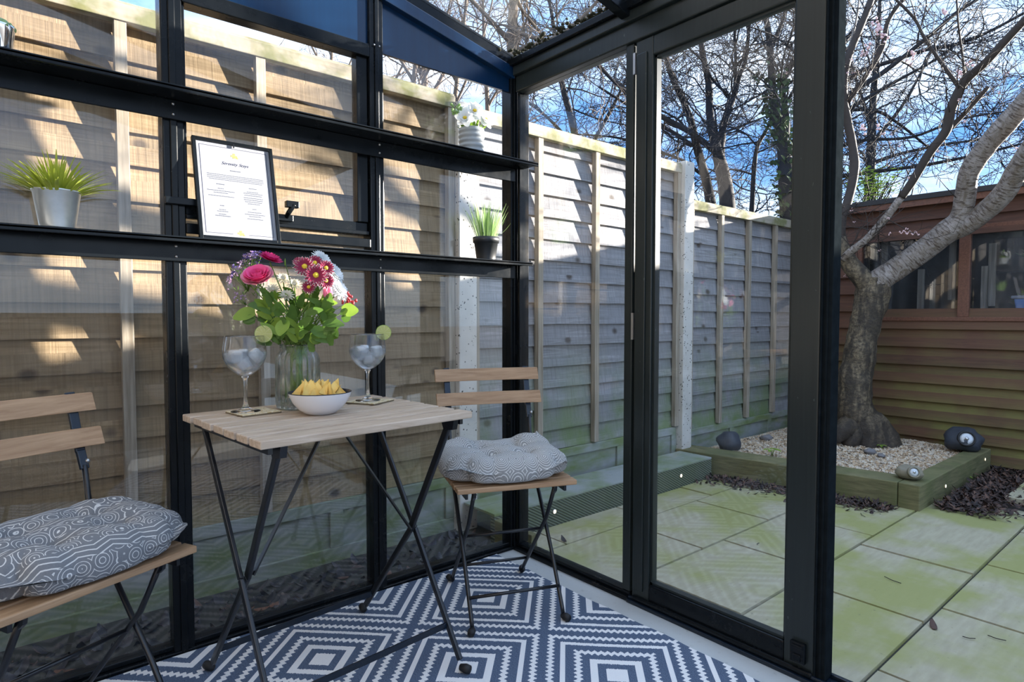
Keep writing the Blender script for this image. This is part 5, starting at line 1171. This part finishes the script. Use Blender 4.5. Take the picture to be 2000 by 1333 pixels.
T3 = [[(1548, 560, 6.6, .15), (1542, 420, 6.6, .14), (1536, 350, 6.6, .125), (1528, 270, 6.6, .085), (1516, 230, 6.6, .068), (1508, 162, 6.6, .058), (1503, 81, 6.6, .05), (1494, 20, 6.6, .04), (1485, -50, 6.6, .03)],
      [(1533, 270, 6.6, .07), (1535, 230, 6.6, .055), (1531, 195, 6.6, .045), (1527, 167, 6.6, .038), (1545, 130, 6.55, .034), (1565, 85, 6.5, .03), (1600, 10, 6.4, .024)],
      [(1508, 90, 6.6, .036), (1525, 50, 6.6, .03), (1534, 20, 6.6, .026), (1545, -50, 6.6, .02)],
      [(1533, 205, 6.6, .025), (1550, 175, 6.5, .022), (1556, 145, 6.5, .018), (1548, 120, 6.5, .014)],
      [(1462, 560, 6.8, .05), (1468, 420, 6.8, .042), (1476, 300, 6.8, .035), (1495, 258, 6.8, .028), (1512, 225, 6.8, .022)]]
far_tree('ivy-covered bare tree at the right edge of the door glass', T3, 43, base_of(T3[0]), .45, ivy=True)
T5 = [[(1606, 560, 6.3, .15), (1600, 400, 6.3, .12), (1606, 250, 6.3, .09), (1600, 100, 6.3, .06), (1590, -50, 6.3, .04)],
      [(1604, 240, 6.3, .05), (1660, 183, 6.25, .036), (1720, 145, 6.2, .034), (1780, 99, 6.15, .030), (1830, 58, 6.1, .026), (1870, 24, 6.05, .024), (1940, -20, 6, .02)],
      [(1604, 260, 6.3, .045), (1660, 213, 6.25, .030), (1705, 185, 6.2, .026), (1750, 159, 6.15, .022), (1831, 114, 6.1, .016), (1900, 60, 6.0, .012)],
      [(1600, 200, 6.3, .04), (1672, 144, 6.25, .034), (1740, 120, 6.2, .030), (1810, 97, 6.15, .026), (1870, 86, 6.1, .025), (1935, 60, 6.0, .02), (2010, 20, 5.9, .018)],
      [(1606, 350, 6.3, .04), (1660, 342, 6.3, .032), (1720, 334, 6.3, .028), (1810, 322, 6.3, .024), (1900, 304, 6.2, .02), (2000, 280, 6.1, .016)],
      [(1604, 220, 6.3, .03), (1700, 215, 6.3, .024), (1750, 238, 6.3, .02), (1815, 290, 6.3, .014)],
      [(1604, 130, 6.3, .04), (1650, 80, 6.3, .03), (1690, 30, 6.3, .024), (1730, -30, 6.3, .02)],
      [(1604, 300, 6.3, .03), (1680, 275, 6.2, .024), (1780, 268, 6.2, .02), (1880, 232, 6.1, .016), (1990, 215, 6.0, .012)]]
far_tree('wide-spreading bare tree above the shed roof with long sloping branches', T5, 44, base_of(T5[0]), .42, up=(0, 0, .0), L0=1.0)
T6 = [[(1690, 560, 9.5, .15), (1700, 330, 9.5, .11), (1705, 200, 9.5, .08), (1715, 80, 9.5, .05), (1720, -40, 9.5, .03)],
      [(1704, 260, 9.5, .05), (1680, 180, 9.5, .035), (1650, 90, 9.5, .025), (1620, 0, 9.5, .018)],
      [(1702, 280, 9.5, .05), (1760, 210, 9.5, .035), (1810, 120, 9.5, .025), (1850, 30, 9.5, .015)],
      [(1702, 320, 9.5, .05), (1760, 300, 9.5, .035), (1860, 280, 9.6, .025), (1950, 270, 9.7, .018)]]
far_tree('more distant bare tree seen above the left end of the shed roof', T6, 45, base_of(T6[0]), .38, L0=1.3)
T4 = [[(1150, 560, 8.5, .13), (1145, 380, 8.5, .11), (1120, 250, 8.5, .07), (1095, 150, 8.5, .05), (1080, 40, 8.5, .035), (1060, -60, 8.5, .025)],
      [(1135, 320, 8.5, .05), (1180, 240, 8.4, .035), (1225, 150, 8.3, .026), (1260, 50, 8.2, .02)],
      [(1130, 300, 8.5, .045), (1080, 240, 8.4, .03), (1030, 200, 8.3, .022), (970, 170, 8.2, .016)]]
far_tree('bare tree behind the fence in the fixed pane left of the door', T4, 46, base_of(T4[0]), .7, L0=1.2)
for i, (u, d, r, ln_, lb) in enumerate(((745, 9.0, .07, -15, 'pale slender bare tree just right of the middle post'), (798, 8.0, .065, 20, 'pale slender bare tree between the middle post and the white flowers'), (832, 9.5, .11, -5, 'thicker pale bare tree between the middle post and the white flowers'),
        (880, 8.6, .06, 25, 'pale bare tree behind the white flowers'), (955, 9.0, .06, -10, 'pale bare tree just left of the corner post'), (640, 10.0, .06, 10, 'pale bare tree seen through the opening vent at its right end'))):
    L_ = [[(u-ln_*.4, 560, d, r*1.1), (u, 300, d, r), (u+ln_*.4, 180, d, r*.75), (u+ln_, 60, d, r*.55), (u+ln_*1.6, -120, d, r*.4), (u+ln_*2, -300, d, r*.2)],
          [(u+ln_*.3, 210, d, r*.5), (u+45, 120, d-.1, r*.35), (u+80, 10, d-.2, r*.25), (u+100, -140, d-.3, r*.15)],
          [(u+ln_*.5, 160, d, r*.5), (u-40, 70, d+.1, r*.35), (u-75, -40, d+.2, r*.22), (u-120, -180, d+.2, r*.12)]]
    far_tree(lb, L_, 60+i, base_of(L_[0]), .42, 'twig_pale', L0=1.4, lv=3, name='slender_bare_tree')
# tall tree whose branches pass over the roof glass
for i, (pts, lb) in enumerate((([[(1010, 400, 5.6, .10), (1000, 100, 5.6, .07), (1010, -60, 5.4, .05), (1040, -260, 5.0, .03)], [(1000, 60, 5.5, .03), (1060, 75, 5.2, .022), (1020, 20, 4.9, .018), (1005, -30, 4.6, .012)],
      [(1003, 90, 5.6, .035), (940, 20, 5.4, .025), (880, -40, 5.2, .018)], [(1003, 100, 5.6, .035), (1090, 70, 5.4, .025), (1160, 10, 5.2, .018), (1200, -60, 5.0, .012)]], 'tall bare tree reaching over the glass roof behind the corner post'),)):
    far_tree(lb, pts, 80+i, base_of(pts[0]), .5, 'twig_pale', L0=1.1, lv=3, name='slender_bare_tree')
# bright green shrub above the shed
t = thing('evergreen_shrub', 'small yellow-green shrub top showing above the left end of the shed roof', 'shrub', (W(1712, 380, 5.9).x, W(1712, 380, 5.9).y, -.3)); b = Vector(t.location); m = MB(); ms = MB(); random.seed(77)
for k in range(420):
    u, v = random.gauss(1706, 26), random.gauss(362, 22)
    if v < 325: continue
    c = W(u, v, 5.9+random.gauss(0, .15)); w = random.uniform(0, 6.28); m.blade(c, (math.cos(w), math.sin(w), .3), .045, .028, (0, 0, -.4), 3, cup=.1)
for k in range(26): ms.tube([W(1706, 480, 5.9), W(1706+random.gauss(0, 8), 420, 5.9), W(random.gauss(1706, 24), random.uniform(335, 390), 5.9)], .004, 4)
ms.tube([b+Vector((0, 0, 0)), W(1706, 480, 5.9)], .03, 8)
m.build('leaves', 'leaf_lt', t, b, kind='stuff'); ms.build('stems', 'bark_far', t, b)
